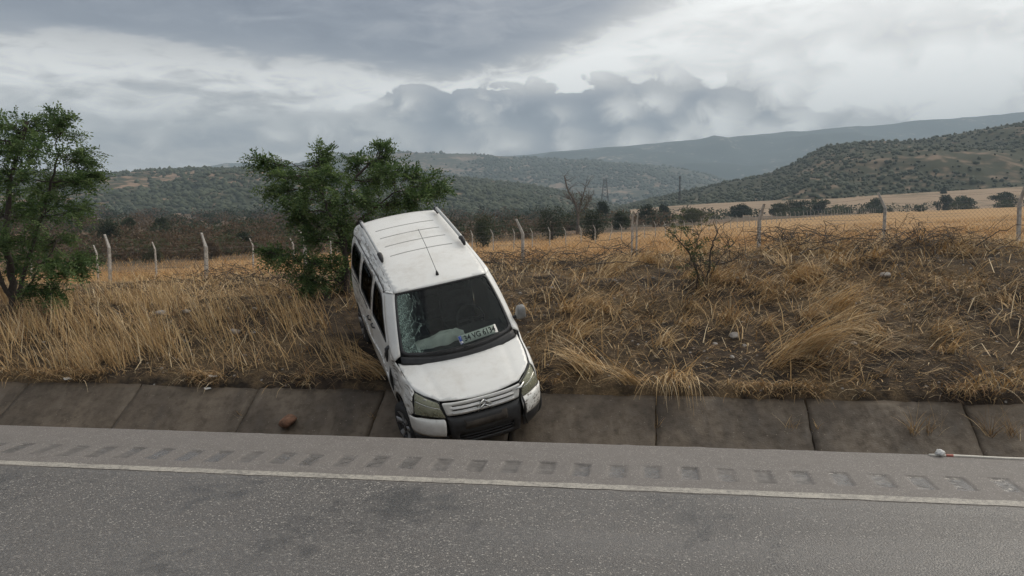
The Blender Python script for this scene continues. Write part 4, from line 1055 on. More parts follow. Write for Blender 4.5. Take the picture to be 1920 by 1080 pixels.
    # headlamp: bowl, lens, divider
    IB, OB, OT, IT = [np.array((s * a, b_, c)) for a, b_, c in ((.448, .112, .628), (.766, .345, .640), (.712, .452, .862), (.505, .185, .808))]
    if s > 0:     # knocked loose on the wrecked corner
        sh = np.array((.012, .01, -.012)); IB, OB, OT, IT = IB + sh, OB + sh, OT + sh, IT + sh
    def quad(a, b_, d=0., IB=IB, OB=OB, OT=OT, IT=IT, s=s):
        P = (IB * (1 - a) + OB * a) * (1 - b_) + (IT * (1 - a) + OT * a) * b_
        return P + np.array([s * .45, -.75, .25]) * (.050 * 4 * a * (1 - a) * (.5 + 2 * b_ * (1 - b_)) + .012 * 4 * b_ * (1 - b_) + d)
    hl = patch('headlamp', rnd([(0, 0), (1, 0), (1, 1), (0, 1)], .07), [], lambda a, b_: quad(a, b_, -.035), MATS['lamp_bowl'], van, .12, .02, (s, -1, 0))
    sp = .62
    patch('lens', rnd([(.01, .01), (.99, .01), (.99, sp - .015), (.01, sp - .015)], .06), [], quad, MATS['lamp_lens'], hl, .08, .004, (s, -1, 0))
    patch('indicator_lens', rnd([(.01, sp + .02), (.99, sp + .02), (.99, .99), (.01, .99)], .06), [], quad, MATS['lamp_lens'], hl, .08, .004, (s, -1, 0))
    patch('lens_divider', [(.02, sp - .018), (.98, sp - .018), (.98, sp + .022), (.02, sp + .022)], [], lambda a, b_: quad(a, b_, .002), MATS['chrome'], hl, .1, .003, (s, -1, 0))
    patch('lamp_seal', rnd([(-.05, -.05), (1.04, -.05), (1.04, 1.05), (-.05, 1.05)], .08), [rnd([(.005, .005), (.995, .005), (.995, .995), (.005, .995)], .07)], lambda a, b_: quad(a, b_, -.008), MATS['seal_rubber'], hl, .1, .012, (s, -1, 0))
    rb = MB()
    for (a, b_, r) in ((.32, .30, .055), (.68, .28, .050), (.5, .8, .03)):
        c = quad(a, b_, -.022); t = np.linspace(0, 2 * math.pi, 15)
        ax = (OB - IB) / np.linalg.norm(OB - IB); bx = (IT - IB) / np.linalg.norm(IT - IB)
        rb.tube([c + r * (math.cos(q) * ax + math.sin(q) * bx) for q in t], .006, 5, False)
    rb.build('reflector_ring', MATS['chrome'], hl, True)
    # roof rail: bar on two black feet
    rl = MB(); rx = .565
    ry = np.linspace(2.40, 3.78, 12); pts = [(s * rx, y, Zroof(rx, y) + .085) for y in ry]
    rl.tube(pts, .024, 8); ra = rl.build('roof_rail', MATS['rail_grey'], van, True)
    for y0, y1 in ((2.30, 2.52), (3.66, 3.82)):
        f = MB(); ys = np.linspace(y0, y1, 6)
        f.tube([(s * rx, y, Zroof(rx, y) + .012 + .068 * math.sin(math.pi * (i + .4) / 6.)) for i, y in enumerate(ys)], [.016, .030, .034, .034, .032, .018], 8)
        f.build('rail_foot', MATS['black_plastic'], ra, True)
# bonnet
bon = [(x, .118 + .085 * (abs(x) / .47) ** 2.2) for x in np.linspace(-.49, .49, 13)]
hl_ = [(.55, .275), (.62, .345), (.695, .452), (.722, .55), (.745, .7), (.757, .85), (.765, .985)]
back = [(x, .775 + .205 * (abs(x) / .765) ** 2.2) for x in np.linspace(.74, -.74, 15)]
poly = bon + hl_ + back + [(-x, y) for x, y in hl_[::-1]]
def bonnet(x, y):
    hc = hood_c(y); xs = sh_x(y); hs = sh_z_(y) + .004
    t = min(1.05, abs(x) / xs); return (x, y, hc - (hc - hs) * t ** 2.4 - .006 * math.exp(-((abs(x) - .44 - .10 * y) / .035) ** 2))
patch('bonnet', poly, [], bonnet, MATS['van_paint'], van, .04, .012, (0, 0, 1))
# roof
rp = [(x, ws_top_y(x) - .006) for x in np.linspace(-.598, .598, 15)] + [(.60, y) for y in (1.7, 2.2, 2.8, 3.4, 3.9)] + [(.60 - .0, 3.965)] + [(x, 4.0 - .035 * (x / .6) ** 2) for x in np.linspace(.56, -.56, 11)] + [(-.60, 3.965)] + [(-.60, y) for y in (3.9, 3.4, 2.8, 2.2, 1.7)]
roof = patch('roof', rp, [], lambda x, y: (x, y, Zroof(x, y)), MATS['van_paint'], van, .06, .012, (0, 0, 1))
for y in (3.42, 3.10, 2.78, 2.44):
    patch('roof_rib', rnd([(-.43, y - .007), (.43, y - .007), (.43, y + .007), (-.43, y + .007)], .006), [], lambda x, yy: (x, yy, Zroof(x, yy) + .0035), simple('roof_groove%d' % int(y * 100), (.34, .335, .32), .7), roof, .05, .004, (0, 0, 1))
an = MB(); ay = 1.66; az_ = Zroof(0, ay); an.tube([(0, ay, az_ - .004), (0, ay + .008, az_ + .03), (0, ay + .03, az_ + .045)], [.022, .016, .007], 8); ant = an.build('aerial', MATS['black_plastic'], van, True)
an = MB(); an.tube([(0, ay + .025, az_ + .042), (0, ay + .45, az_ + .22), (0, ay + .82, az_ + .33)], .0035, 5); an.build('mast', MATS['black_plastic'], ant, True)
# windscreen
ring = rnd([(-.65, 0), (.65, 0), (.65, .87), (-.65, .87)], .07)
inner = rnd([(-.622, .050), (.622, .050), (.628, .842), (-.628, .842)], .06)
patch('windscreen_seal', shrink(ring, -.004), [inner], lambda a, b_: ws_fn(a, b_), MATS['seal_rubber'], van, .05, .012, (0, -1, 1))
patch('windscreen', shrink(inner, -.008), [], lambda a, b_: ws_fn(a, b_) + np.array([0, .004, -.006]), MATS['windscreen_glass'], van, .04, 0, (0, -1, 1), lambda a, b_: (a / 1.3 + .5, b_ / .87, 0))
# cowl under the glass and wipers
A = [ws_fn(a, -.002) + np.array([0, -.002, -.004]) for a in np.linspace(-.655, .655, 20)]
Bc = [(x, .775 + .205 * (abs(x) / .765) ** 2.2 - .03, hood_c(.775 + .2 * (abs(x) / .765) ** 2.2) - .035) for x in np.linspace(-.735, .735, 20)]
loft('scuttle', A, Bc, MATS['black_plastic'], van, 4, 0, None, (0, -1, 1))
for a0, a1 in ((-.40, .10), (.02, .50)):
    w = MB(); pts = [ws_fn(a0 + (a1 - a0) * t, .022 + .05 * t * (1 - t) + .012 * t) + np.array([0, -.020, .022]) for t in np.linspace(0, 1, 10)]
    w.tube(pts, .007, 5); w.build('wiper', MATS['black_plastic'], van, True)
# front: grille panel, bumper
def front(x, z, d=0.):
    y = .065 + .64 * min(abs(x), .9) ** 3.1 + float(np.interp(z, [.16, .24, .34, .46, .57, .61, .66, .80], [.03, -.02, -.05, -.062, -.045, -.005, .0, .022])) - d
    return (x, y, z)
gp = rnd([(-.475, .812), (-.436, .655), (.436, .655), (.475, .812)], .02)
gr = patch('grille', gp, [rnd([(-.37, .705), (-.37, .721), (.37, .721), (.37, .705)], .010), rnd([(-.37, .756), (-.37, .772), (.37, .772), (.37, .756)], .010)], lambda x, z: front(x, z - .02 * (abs(x) / .45) ** 3 * 0), MATS['van_paint'], van, .03, .012, (0, -1, 0))
patch('grille_back', [(-.42, .68), (-.42, .79), (.42, .79), (.42, .68)], [], lambda x, z: front(x, z, -.03), MATS['black_plastic'], gr, .08, .01, (0, -1, 0))
simple('bar_white', (.66, .655, .63), .35, 0, .08, 12., 0, .3)
for z in (.739, .683):
    b_ = MB(); b_.tube([front(x, z, .010) for x in np.linspace(-.375, .375, 13)], .011, 6); b_.build('grille_bar', MATS['bar_white'], gr, True)
for dz in (0, -.052):      # the two chevrons
    ch = MB()
    for q in (-1, 1):
        p0 = np.array(front(0, .788 + dz, .018)); p1 = np.array(front(q * .085, .725 + dz, .018)); th_ = np.array([0, 0, -.028])
        V = [p0, p1, p1 + th_, p0 + th_]; V = V + [v + np.array([0, .02, 0]) for v in V]; V[0] = V[0] + np.array([0, -.010, 0]); V[3] = V[3] + np.array([0, -.010, 0])
        ch.add(V, [(0, 1, 2, 3), (4, 7, 6, 5), (0, 4, 5, 1), (3, 2, 6, 7), (0, 3, 7, 4), (1, 5, 6, 2)])
    ch.build('chevron', MATS['chrome'], gr)
bc = patch('bumper', rnd([(-.445, .635), (-.41, .235), (.41, .235), (.445, .635)], .02), [rnd([(-.33, .30), (-.34, .43), (.34, .43), (.33, .30)], .03)], front, MATS['black_plastic'], van, .04, .02, (0, -1, 0))
patch('air_intake', [(-.36, .28), (-.36, .45), (.36, .45), (.36, .28)], [], lambda x, z: front(x, z, -.05), MATS['seal_rubber'], bc, .08, .01, (0, -1, 0))
for z in (.335, .375, .41):
    b_ = MB(); b_.tube([front(x, z, -.02) for x in np.linspace(-.33, .33, 9)], .008, 5); b_.build('intake_bar', MATS['black_plastic'], bc, True)
pl = patch('plate_holder', rnd([(-.26, .485), (-.26, .600), (.26, .600), (.26, .485)], .01), [], lambda x, z: front(x, z, .006), simple('plate_backing', (.045, .036, .028), .7, 0, .5, 9.), bc, .06, .008, (0, -1, 0))
for s in (-1, 1):
    pm = MATS['van_paint'] if s < 0 else MATS['scraped_paint']
    def corner(t, z, s=s):
        """t: 0 at the black centre, runs round the corner to the wheel arch"""
        x = min(.84, .46 + t * .62); y = front(x, z)[1]
        k = float(sst(t, .42, .72)); yy = .32 + (t - .45) * .75; ww = Wside(min(yy, .55), min(z, .6), 1) + .012
        P = np.array([s * (x * (1 - k) + ww * k), y * (1 - k) + yy * k, z])
        if s > 0: P += np.array([.005, -.015 + .05 * t, .03 - .055 * t])
        return P
    o = patch('bumper_corner', rnd([(.0, .615), (.03, .405), (.60, .395), (.66, .50), (.62, .585), (.40, .612)], .03), [], corner, pm, van, .035, .016, (s, -1, 0))
    if s > 0: o['label'] = 'torn and scraped bumper corner hanging loose'
    patch('lower_bumper', rnd([(-.02, .40), (.02, .20), (.52, .21), (.58, .39)], .03), [], lambda t, z: corner(t, z) + np.array([0, .018, 0]), MATS['black_plastic'], van, .05, .012, (s, -1, 0))
# torn black strip between centre and loose corner
tb = MB(); tb.tube([(.47, .10, .70), (.485, .08, .60), (.49, .06, .50), (.485, .07, .40), (.50, .05, .30)], [.006, .014, .020, .016, .006], 6); tb.build('torn_trim', MATS['black_plastic'], van, True)
tb = MB(); tb.tube([(.40, .075, .800), (.47, .10, .795), (.52, .16, .80), (.56, .20, .79)], [.010, .018, .014, .006], 5); tb.build('bent_bracket', MATS['chrome'], van, True)
# wheel wells, floor, engine block: dark closed volumes
ub = MB(); ub.box((0, 2.3, .33), (1.50, 1.95, .22)); ub.box((0, 3.72, .45), (1.1, .55, .25)); ub.box((0, .62, .52), (1.02, .80, .42)); ub.box((0, 1.04, .66), (1.42, .06, .62)); ub.build('underbody', MATS['seal_rubber'], van)
# wheels
def wheel(x, y, z, s, steer):
    root = empty('wheel'); root.parent = van; root.location = (x, y, z); root.rotation_euler = (0, R(0), steer)
    t = MB(); w = .175 / 2
    t.lathe([(-w, .195), (-w - .004, .235), (-w + .012, .283), (-w + .035, .298), (0, .301), (w - .035, .298), (w - .012, .283), (w + .004, .235), (w, .195)], 40); t.build('tyre', MATS['tyre_rubber'], root, True)
    c = MB(); q = s
    c.lathe([(q * (w - .02), .002), (q * (w + .004), .03), (q * (w + .002), .06), (q * (w - .028), .075), (q * (w - .03), .15), (q * (w - .012), .172), (q * (w + .002), .198), (q * (w - .05), .20)], 40)
    rm = c.build('rim', MATS['black_plastic'], root, True)
    for k in range(6):
        a = k * math.pi / 3; sp_ = MB(); d = np.array([0, math.cos(a), math.sin(a)]); e = np.array([0, -math.sin(a), math.cos(a)])
        V = []
        for r, hw in ((.03, .026), (.11, .030), (.196, .044)):
            V += [d * r + e * hw + np.array([q * (w + .006 - .03 * (r > .05) * (r < .15)), 0, 0]), d * r - e * hw + np.array([q * (w + .006 - .03 * (r > .05) * (r < .15)), 0, 0])]
        V = V + [v - np.array([q * .02, 0, 0]) for v in V]
        sp_.add(V, [(0, 1, 3, 2), (2, 3, 5, 4), (6, 8, 9, 7), (8, 10, 11, 9), (0, 2, 8, 6), (2, 4, 10, 8), (1, 7, 9, 3), (3, 9, 11, 5)])
        sp_.build('spoke', MATS['wheel_cover'], rm)
for x, y, z, s, st in ((-.755, WY1, .190, -1, R(12)), (.755, WY1, .20, 1, R(12)), (-.755, WY2, .285, -1, 0), (.755, WY2, .285, 1, 0)): wheel(x, y, z, s, st)
# mirror (the other one is broken off to a stump)
mi = MB(); mc = np.array((.905, 1.20, 1.150))
for pts, rad in (([(.785, 1.23, 1.08), (.83, 1.22, 1.09), (.875, 1.21, 1.10)], [.03, .022, .022]),): mi.tube(pts, rad, 8)
ma = mi.build('mirror', MATS['black_plastic'], van, True)
m2 = MB(); n = 10
V = []
for k, (sc, dy) in enumerate(((.55, -.055), (.9, -.042), (1., -.01), (1., .03), (.92, .04))):
    for x, z in rnd([(-.062, -.085), (.070, -.085), (.062, .09), (-.045, .09)], .035, 4): V.append((mc[0] + x * sc, mc[1] + dy + .02 * x, mc[2] + z * sc))
k = 16; F = [(i * k + j, i * k + (j + 1) % k, (i + 1) * k + (j + 1) % k, (i + 1) * k + j) for i in range(4) for j in range(k)]
V += [(mc[0], mc[1] - .06, mc[2]), (mc[0], mc[1] + .04, mc[2])]
F += [(80, (j + 1) % k, j) for j in range(k)] + [(81, 64 + j, 64 + (j + 1) % k) for j in range(k)]
m2.add(V, F); m2.build('mirror_shell', simple('mirror_grey', (.20, .20, .195), .45), ma, True)
st = MB(); st.tube([(-.79, 1.25, 1.08), (-.84, 1.24, 1.06), (-.85, 1.23, .98), (-.86, 1.21, .90)], [.03, .026, .02, .008], 6); st.tube([(-.84, 1.24, 1.05), (-.87, 1.22, 1.02), (-.88, 1.22, .95)], [.012, .008, .005], 4); so = st.build('broken_mirror_stump', MATS['black_plastic'], van, True)
tr = MB(); tr.tube([(-.835, 1.19, .84), (-.85, 1.18, .72), (-.85, 1.185, .62), (-.845, 1.17, .50)], [.008, .022, .018, .006], 5); tr.build('torn_trim', MATS['black_plastic'], van, True)
# tail: panel, window, lamps, bumper
def tail(x, z): return (x, float(np.interp(z, [.35, .6, 1.05, 1.4, 1.72], [4.09, 4.10, 4.07, 4.02, 3.965])) - .03 * (abs(x) / .75) ** 3, z)
tp = [(-.74, .45), (-.77, 1.0), (-.64, 1.5), (-.585, 1.70), (.585, 1.70), (.64, 1.5), (.77, 1.0), (.74, .45)]
tw_ = rnd([(-.60, 1.06), (-.53, 1.55), (.53, 1.55), (.60, 1.06)], .08)
tg = patch('tailgate', tp, [tw_], tail, MATS['van_paint'], van, .08, .015, (0, 1, 0))
patch('rear_window', shrink(tw_, .004), [], lambda x, z: (x, tail(x, z)[1] - .006, z), MATS['side_glass'], tg, .1, .004, (0, 1, 0))
for s in (-1, 1): patch('tail_lamp', rnd([(s * .66, .80), (s * .79, .80), (s * .80, 1.0), (s * .70, 1.25), (s * .655, 1.0)], .02), [], lambda x, z: (x, tail(x, z)[1] + .012, z), MATS['tail_lamp'], tg, .06, .02, (0, 1, 0))
patch('rear_bumper', rnd([(-.80, .26), (-.81, .52), (.81, .52), (.80, .26)], .05), [], lambda x, z: (x, 4.135 - .16 * (abs(x) / .8) ** 4, z), MATS['black_plastic'], van, .06, .08, (0, 1, 0))
# inside: dashboard, steering wheel, seats, burst airbag
db = MB(); pr = [(1.02, 1.02), (1.12, 1.045), (1.40, 1.03), (1.50, .96), (1.50, .70), (1.35, .55), (1.05, .55)]
xs = np.linspace(-.68, .68, 9); V = [(x, y - .06 * (1 - (x / .68) ** 2) * (i < 2), z + (.03 * math.exp(-((x - .35) / .2) ** 2) if i in (2,) else 0)) for x in xs for i, (y, z) in enumerate(pr)]; k = len(pr)
F = [(i * k + j, i * k + (j + 1) % k, (i + 1) * k + (j + 1) % k, (i + 1) * k + j) for i in range(len(xs) - 1) for j in range(k)]
db.add(V, F); db.build('dashboard', MATS['dash_plastic'], van)
sw = MB(); c = np.array((.35, 1.60, 1.00)); ax = np.array((1, 0, 0.)); bx = np.array((0, .45, .89)); t = np.linspace(0, 2 * math.pi, 25)
sw.tube([c + .185 * (math.cos(q) * ax + math.sin(q) * bx) for q in t], .015, 6, False); sw.tube([c - ax * .18, c, c + ax * .18], .018, 5); sw.tube([c, c - bx * .18], .018, 5); sw.tube([c, c + np.array((0, -.25, -.12))], .035, 6)
sw.build('steering_wheel', MATS['dash_plastic'], van, True)
for sx in (-.36, .36):
    se = MB(); se.box((sx, 2.02, .62), (.50, .52, .20)); se.box((sx, 2.33, .98), (.48, .16, .62), Matrix.Rotation(R(-14), 3, 'X')); se.box((sx, 2.42, 1.38), (.27, .10, .17), Matrix.Rotation(R(-10), 3, 'X'))
    se.build('seat', MATS['interior_cloth'], van, False, .05)
se = MB(); se.box((0, 2.95, .60), (1.30, .50, .18)); se.box((0, 3.25, .95), (1.30, .16, .60), Matrix.Rotation(R(-12), 3, 'X')); se.build('rear_bench', MATS['interior_cloth'], van, False, .05)
ab = []
rs = np.random.RandomState(2); U_, V_ = np.meshgrid(np.linspace(0, 1, 26), np.linspace(0, 1, 14), indexing='ij')
bx_ = -.50 + .62 * U_; by_ = 1.02 + .20 * V_ + .08 * fbm(U_ * 5, V_ * 3, 2); bz_ = 1.055 + (.085 + .11 * U_ ** 2) * np.sin(math.pi * V_) ** .6 * np.sin(math.pi * np.clip(U_, .02, .98)) ** .35 + .07 * fbm(U_ * 7, V_ * 5, 3) * np.sin(math.pi * V_)
me = mesh_np('airbag', np.stack([bx_, by_, bz_], -1).reshape(-1, 3), grid_faces(26, 14)[:, ::-1], True); o = link('airbag', me, MATS['airbag_cloth'], van); o['label'] = 'deflated white airbag draped over the dashboard'

# ---- number plate standing on the dashboard behind the glass
def text_mesh(txt, size, m, parent, name, loc, ext=.0006, off=.0012):
    cu = bpy.data.curves.new(name, 'FONT'); cu.body = txt; cu.size = size; cu.align_x = 'CENTER'; cu.align_y = 'CENTER'; cu.extrude = ext; cu.offset = off
    tmp = bpy.data.objects.new('tmp', cu); COL.objects.link(tmp); dg = bpy.context.evaluated_depsgraph_get(); dg.update()
    me = bpy.data.meshes.new_from_object(tmp.evaluated_get(dg)); bpy.data.objects.remove(tmp); bpy.data.curves.remove(cu)
    o = link(name, me, m, parent); o.location = loc; return o
q0 = ws_fn(.235, .135); ax = ws_fn(.26, .135) - ws_fn(.21, .135); ax /= np.linalg.norm(ax); bx = ws_fn(.235, .155) - ws_fn(.235, .115); bx /= np.linalg.norm(bx)
nz = np.cross(ax, bx); nz /= np.linalg.norm(nz); bx = np.cross(nz, ax)
pos = q0 - nz * .022
LM = Matrix(((ax[0], bx[0], nz[0], pos[0]), (ax[1], bx[1], nz[1], pos[1]), (ax[2], bx[2], nz[2], pos[2]), (0, 0, 0, 1)))
plate = MB(); V2 = rnd([(-.26, -.0555), (.26, -.0555), (.26, .0555), (-.26, .0555)], .012, 4); k = len(V2)
plate.add([(x, y, .0) for x, y in V2] + [(x, y, -.002) for x, y in V2] + [(0, 0, 0), (0, 0, -.002)], [(i, (i + 1) % k, 2 * k) for i in range(k)] + [(k + (i + 1) % k, k + i, 2 * k + 1) for i in range(k)] + [((i + 1) % k, i, k + i, k + (i + 1) % k) for i in range(k)])
po = plate.build('number_plate', MATS['plate_white']); po.matrix_world = VM @ LM
tag(po, 'white number plate with blue strip propped inside the van windscreen', 'number plate')
bs = MB(); bs.box((-.236, 0, .0010), (.042, .106, .001)); bs.build('blue_strip', MATS['plate_blue'], po)
text_mesh('TR', .034, MATS['plate_white'], po, 'country_letters', (-.236, -.032, .0022))
tx = text_mesh('34 VG 6134', .098, MATS['plate_black'], po, 'registration', (.022, -.001, .0016), .0006, .0026); 
w = tx.dimensions.x; bpy.context.view_layer.update(); tx.scale = (.425 / max(.1, max(v.co.x for v in tx.data.vertices) - min(v.co.x for v in tx.data.vertices)), 1., 1)

# ================================================================== FENCES
def post_mesh(arm_dir, h=2.05, lean=0.):
    """tapered square concrete post with a bent top arm"""
    mb = MB(); a = .046
    rings = [(0, 0, -.35, a), (0, 0, h - .45, a * .85), (.02, 0, h - .40, a * .85), (.20, 0, h - .02, a * .62), (.225, 0, h + .01, a * .62)]
    V = []; d = np.array([math.cos(arm_dir), math.sin(arm_dir)]); e = np.array([-d[1], d[0]])
    for o, _, z, w in rings:
        for q in ((-1, -1), (1, -1), (1, 1), (-1, 1)):
            p = d * (o + q[0] * w) + e * q[1] * w; V.append((p[0], p[1], z))
    F = [(i * 4 + j, i * 4 + (j + 1) % 4, (i + 1) * 4 + (j + 1) % 4, (i + 1) * 4 + j) for i in range(4) for j in range(4)] + [(16, 17, 18, 19)]
    me = bpy.data.meshes.new('post'); me.from_pydata(V, [], F); me.update(); me.materials.append(MATS['post_concrete']); return me
def wires(root, P, arm, pitch, r, name='wire_mesh', top=1.55):
    """chain link between consecutive post feet P"""
    b0 = np.array(root.location); mb = MB()
    for A, B in zip(P[:-1], P[1:]):
        L = np.linalg.norm(B - A); n = int(L / pitch)
        for k in range(-int(top / pitch), n + 1):
            for s in (1, -1):
                x0, x1 = k * pitch, k * pitch + top; z0, z1 = 0., top
                if x0 < 0: z0 -= x0; x0 = 0.
                if x1 > L: z1 -= x1 - L; x1 = L
                if x1 <= x0: continue
                if s < 0: x0, x1 = L - x0, L - x1
                p0 = A + (B - A) * x0 / L + np.array([0, 0, z0 + .05]); p1 = A + (B - A) * x1 / L + np.array([0, 0, z1 + .05])
                mb.tube([p0 - b0, p1 - b0], r, 3, False)
    o = mb.build(name, MATS['wire'], root); o['kind'] = 'stuff'
def strands(root, P, arm, hs, r):
    b0 = np.array(root.location)
    for off, z in hs:
        mb = MB(); pts = []
        for A, B in zip(P[:-1], P[1:]):
            for t in (0, .25, .5, .75): q = A + (B - A) * t + np.array([arm[0] * off, arm[1] * off, z - .05 * 4 * t * (1 - t)]); pts.append(q - b0)
        mb.tube(pts, r, 3, False); mb.build('wire_strand', MATS['wire'], root)
def near_fence():
    P = []
    for px, py in NEAR_POSTS:
        q = at_v(px, py, POST_V); P.append(np.array([q[0], q[1], q[2] - 2.05]))
    P = np.array(P); root = empty('chain_link_fence', P[5]); tag(root, 'nearer chain link fence on tall bent concrete posts behind the bank', 'fence')
    arm = math.pi - .45; me = post_mesh(arm); arm2 = post_mesh(-math.pi / 2 + .1)
    for i, p in enumerate(P):
        q = p - P[5]
        if i == 6:            # braced double post
            for dx in (-.07, .07):
                o = link('post', arm2, None, root); o.location = q + np.array([dx, 0, 0]); o.scale = (.55, .55, 1)
        else:
            o = link('post', (me, arm2)[i in (7, 9)], None, root); o.location = q; o.rotation_euler = (R(random.uniform(-1.5, 1.5)), R(random.uniform(-1.5, 1.5)), R(random.uniform(-12, 12)))
    wires(root, P, arm, .11, .0022); d = (math.cos(arm), math.sin(arm))
    strands(root, P, d, ((0, .1), (0, .85), (0, 1.6), (.08, 1.75), (.16, 1.92)), .003)
near_fence()
def far_fence():
    ss = list(range(-12, 62)); P = []
    for s in ss:
        x, y = far_post(s); P.append(np.array([x, y, float(H(x, y))]))
    P = np.array(P); b0 = P[12]; root = empty('chain_link_fence', b0); tag(root, 'farther fence row of small bent posts crossing the golden field', 'fence')
    me = post_mesh(math.pi - .35)
    for i, p in enumerate(P):
        o = link('post', me, None, root); o.location = p - b0; o.rotation_euler = (R(random.uniform(-2.5, 2.5)), R(random.uniform(-3, 3)), R(random.uniform(-15, 15)))
        if ss[i] == 8: o.rotation_euler = (0, R(14), 0)
    strands(root, P, (-1, .3), ((0, .5), (0, 1.0), (0, 1.55)), .004)
    # return row climbing along the field edge to the right
    Q = []
    for px, py in ((1700, 396), (1728, 395), (1760, 393), (1795, 391), (1830, 389), (1868, 387), (1908, 385), (1950, 383)):
        q = at_depth(px, py, 255); Q.append(np.array([q[0], q[1], float(H(q[0], q[1]))]))
    Q = np.array(Q); root = empty('chain_link_fence', Q[0]); tag(root, 'distant thin fence row along the upper field edge at the right', 'fence')
    for q in Q: o = link('post', me, None, root); o.location = q - Q[0]
    strands(root, Q, (-1, 0), ((0, 1.0), (0, 1.6)), .006)
far_fence()

# ================================================================== BUSHES, FAR TREES, MASTS
def leaf_cloud(C, rad, n, size, c0, c1, rs):
    """n small leaf faces spread through lumpy ellipsoids C with radii rad"""
    k = rs.randint(0, len(C), n); d = rs.randn(n, 3); d /= np.linalg.norm(d, axis=1)[:, None]
    r = rs.rand(n, 1) ** .4; P = C[k] + d * rad[k] * r
    a = rs.randn(n, 3); a /= np.linalg.norm(a, axis=1)[:, None]; w = np.cross(a, rs.randn(n, 3)); w /= np.linalg.norm(w, axis=1)[:, None]
    l = size * (.6 + .8 * rs.rand(n, 1))
    V = np.stack([P - a * l, P + w * l * .55, P + a * l, P - w * l * .55], 1)
    g = rs.rand(n, 1); c = np.array(c0) * (1 - g) + np.array(c1) * g
    return V.reshape(-1, 3), np.arange(n * 4).reshape(-1, 4), np.repeat(c, 4, 0)
GREEN = ((.026, .040, .018), (.055, .070, .030)); OLIVE = ((.050, .058, .024), (.10, .10, .045)); BROWN = ((.075, .050, .030), (.15, .10, .06)); DARK = ((.018, .028, .014), (.038, .050, .024))
def bush(px, py, rx, ry, Y, kind, label, seed, trunk=True, name='bush', cat='bush', group='bushes in the valley beyond the field'):
    rs = np.random.RandomState(seed); c = at_depth(px, py, Y); sc = Y / FPX; rx, ry = rx * sc, ry * sc
    gz = float(H(c[0], c[1])); base = np.array([c[0], c[1], min(gz, c[2] - ry * .9)])
    m = 16; tz = c[2] + ry - base[2]; C = np.stack([rs.uniform(-.62, .62, m) * rx, rs.uniform(-.5, .5, m) * rx, tz * np.linspace(.12, .80, m)], 1); C[:, 0] *= np.interp(C[:, 2] / tz, [0, .5, 1], [.9, 1, .45])
    rad = np.stack([rx * rs.uniform(.30, .55, m)] * 2 + [tz * rs.uniform(.14, .24, m)], 1)
    root = empty(name, base); tag(root, label, cat, group)
    V, F, Cc = leaf_cloud(C, rad, 2600, max(.05, 1.5 * sc), *kind, rs)
    link('crown', mesh_np('crown', V, F, False, Cc), MATS['leaf'], root)
    t = MB(); t.tube([(0, 0, -.3), (.05, 0, (c - base)[2] * .5), ((c - base)[0], 0, (c - base)[2])], [rx * .10, rx * .07, rx * .03], 6); t.build('trunk', MATS['bark'], root, True)
BL = [(1035, 408, 32, 27, 110, DARK, 'broad dark evergreen bush left of the bare tree'), (1112, 418, 26, 26, 105, DARK, 'round dark evergreen bush right of the bare tree'),
      (905, 432, 24, 32, 90, GREEN, 'tall green bush next to the van roof'), (1130, 388, 15, 14, 210, DARK, 'small dark tree in front of the pylon'), (1165, 410, 22, 16, 150, GREEN, 'green bush right of the pylon foot'),
      (1215, 400, 24, 18, 190, DARK, 'dark bush behind the double fence post'), (1245, 392, 12, 10, 260, DARK, 'small round bush left of the mast'), (1300, 405, 34, 18, 200, OLIVE, 'olive bush below the mast'),
      (205, 432, 22, 22, 95, DARK, 'dark round bush behind the far left fence post'), (238, 420, 14, 14, 130, GREEN, 'small green bush above the left fence posts'), (305, 418, 16, 12, 140, GREEN, 'low green bush in the left scrub'),
      (458, 445, 16, 14, 90, DARK, 'dark little bush above a small fence post left of the tree'), (395, 462, 20, 14, 75, BROWN, 'brown withered bush beside the tall left post'), (285, 468, 22, 12, 70, OLIVE, 'dull low bush between the left posts'),
      (1500, 388, 30, 15, 330, DARK, 'wide dark tree group behind the field fence'), (1535, 386, 24, 15, 335, GREEN, 'green tree beside the wide dark group'), (1462, 392, 20, 12, 320, OLIVE, 'yellowish tree at the field edge'),
      (1640, 382, 20, 12, 340, GREEN, 'green tree left of the tall right post'), (1770, 378, 16, 14, 350, DARK, 'dark conical tree right of the tall post'), (1810, 378, 26, 11, 360, GREEN, 'low green trees on the right field edge'), (1880, 372, 30, 14, 350, DARK, 'dark trees at the right picture edge'), (1390, 392, 26, 10, 300, DARK, 'low dark bush row near the field middle'), (1770, 354, 9, 6, 455, DARK, 'lone small tree on the pale slope'), (1290, 434, 20, 10, 150, OLIVE, 'thin olive bush behind the bare shrub')]
for i, bb in enumerate(BL): bush(*bb, 100 + i)
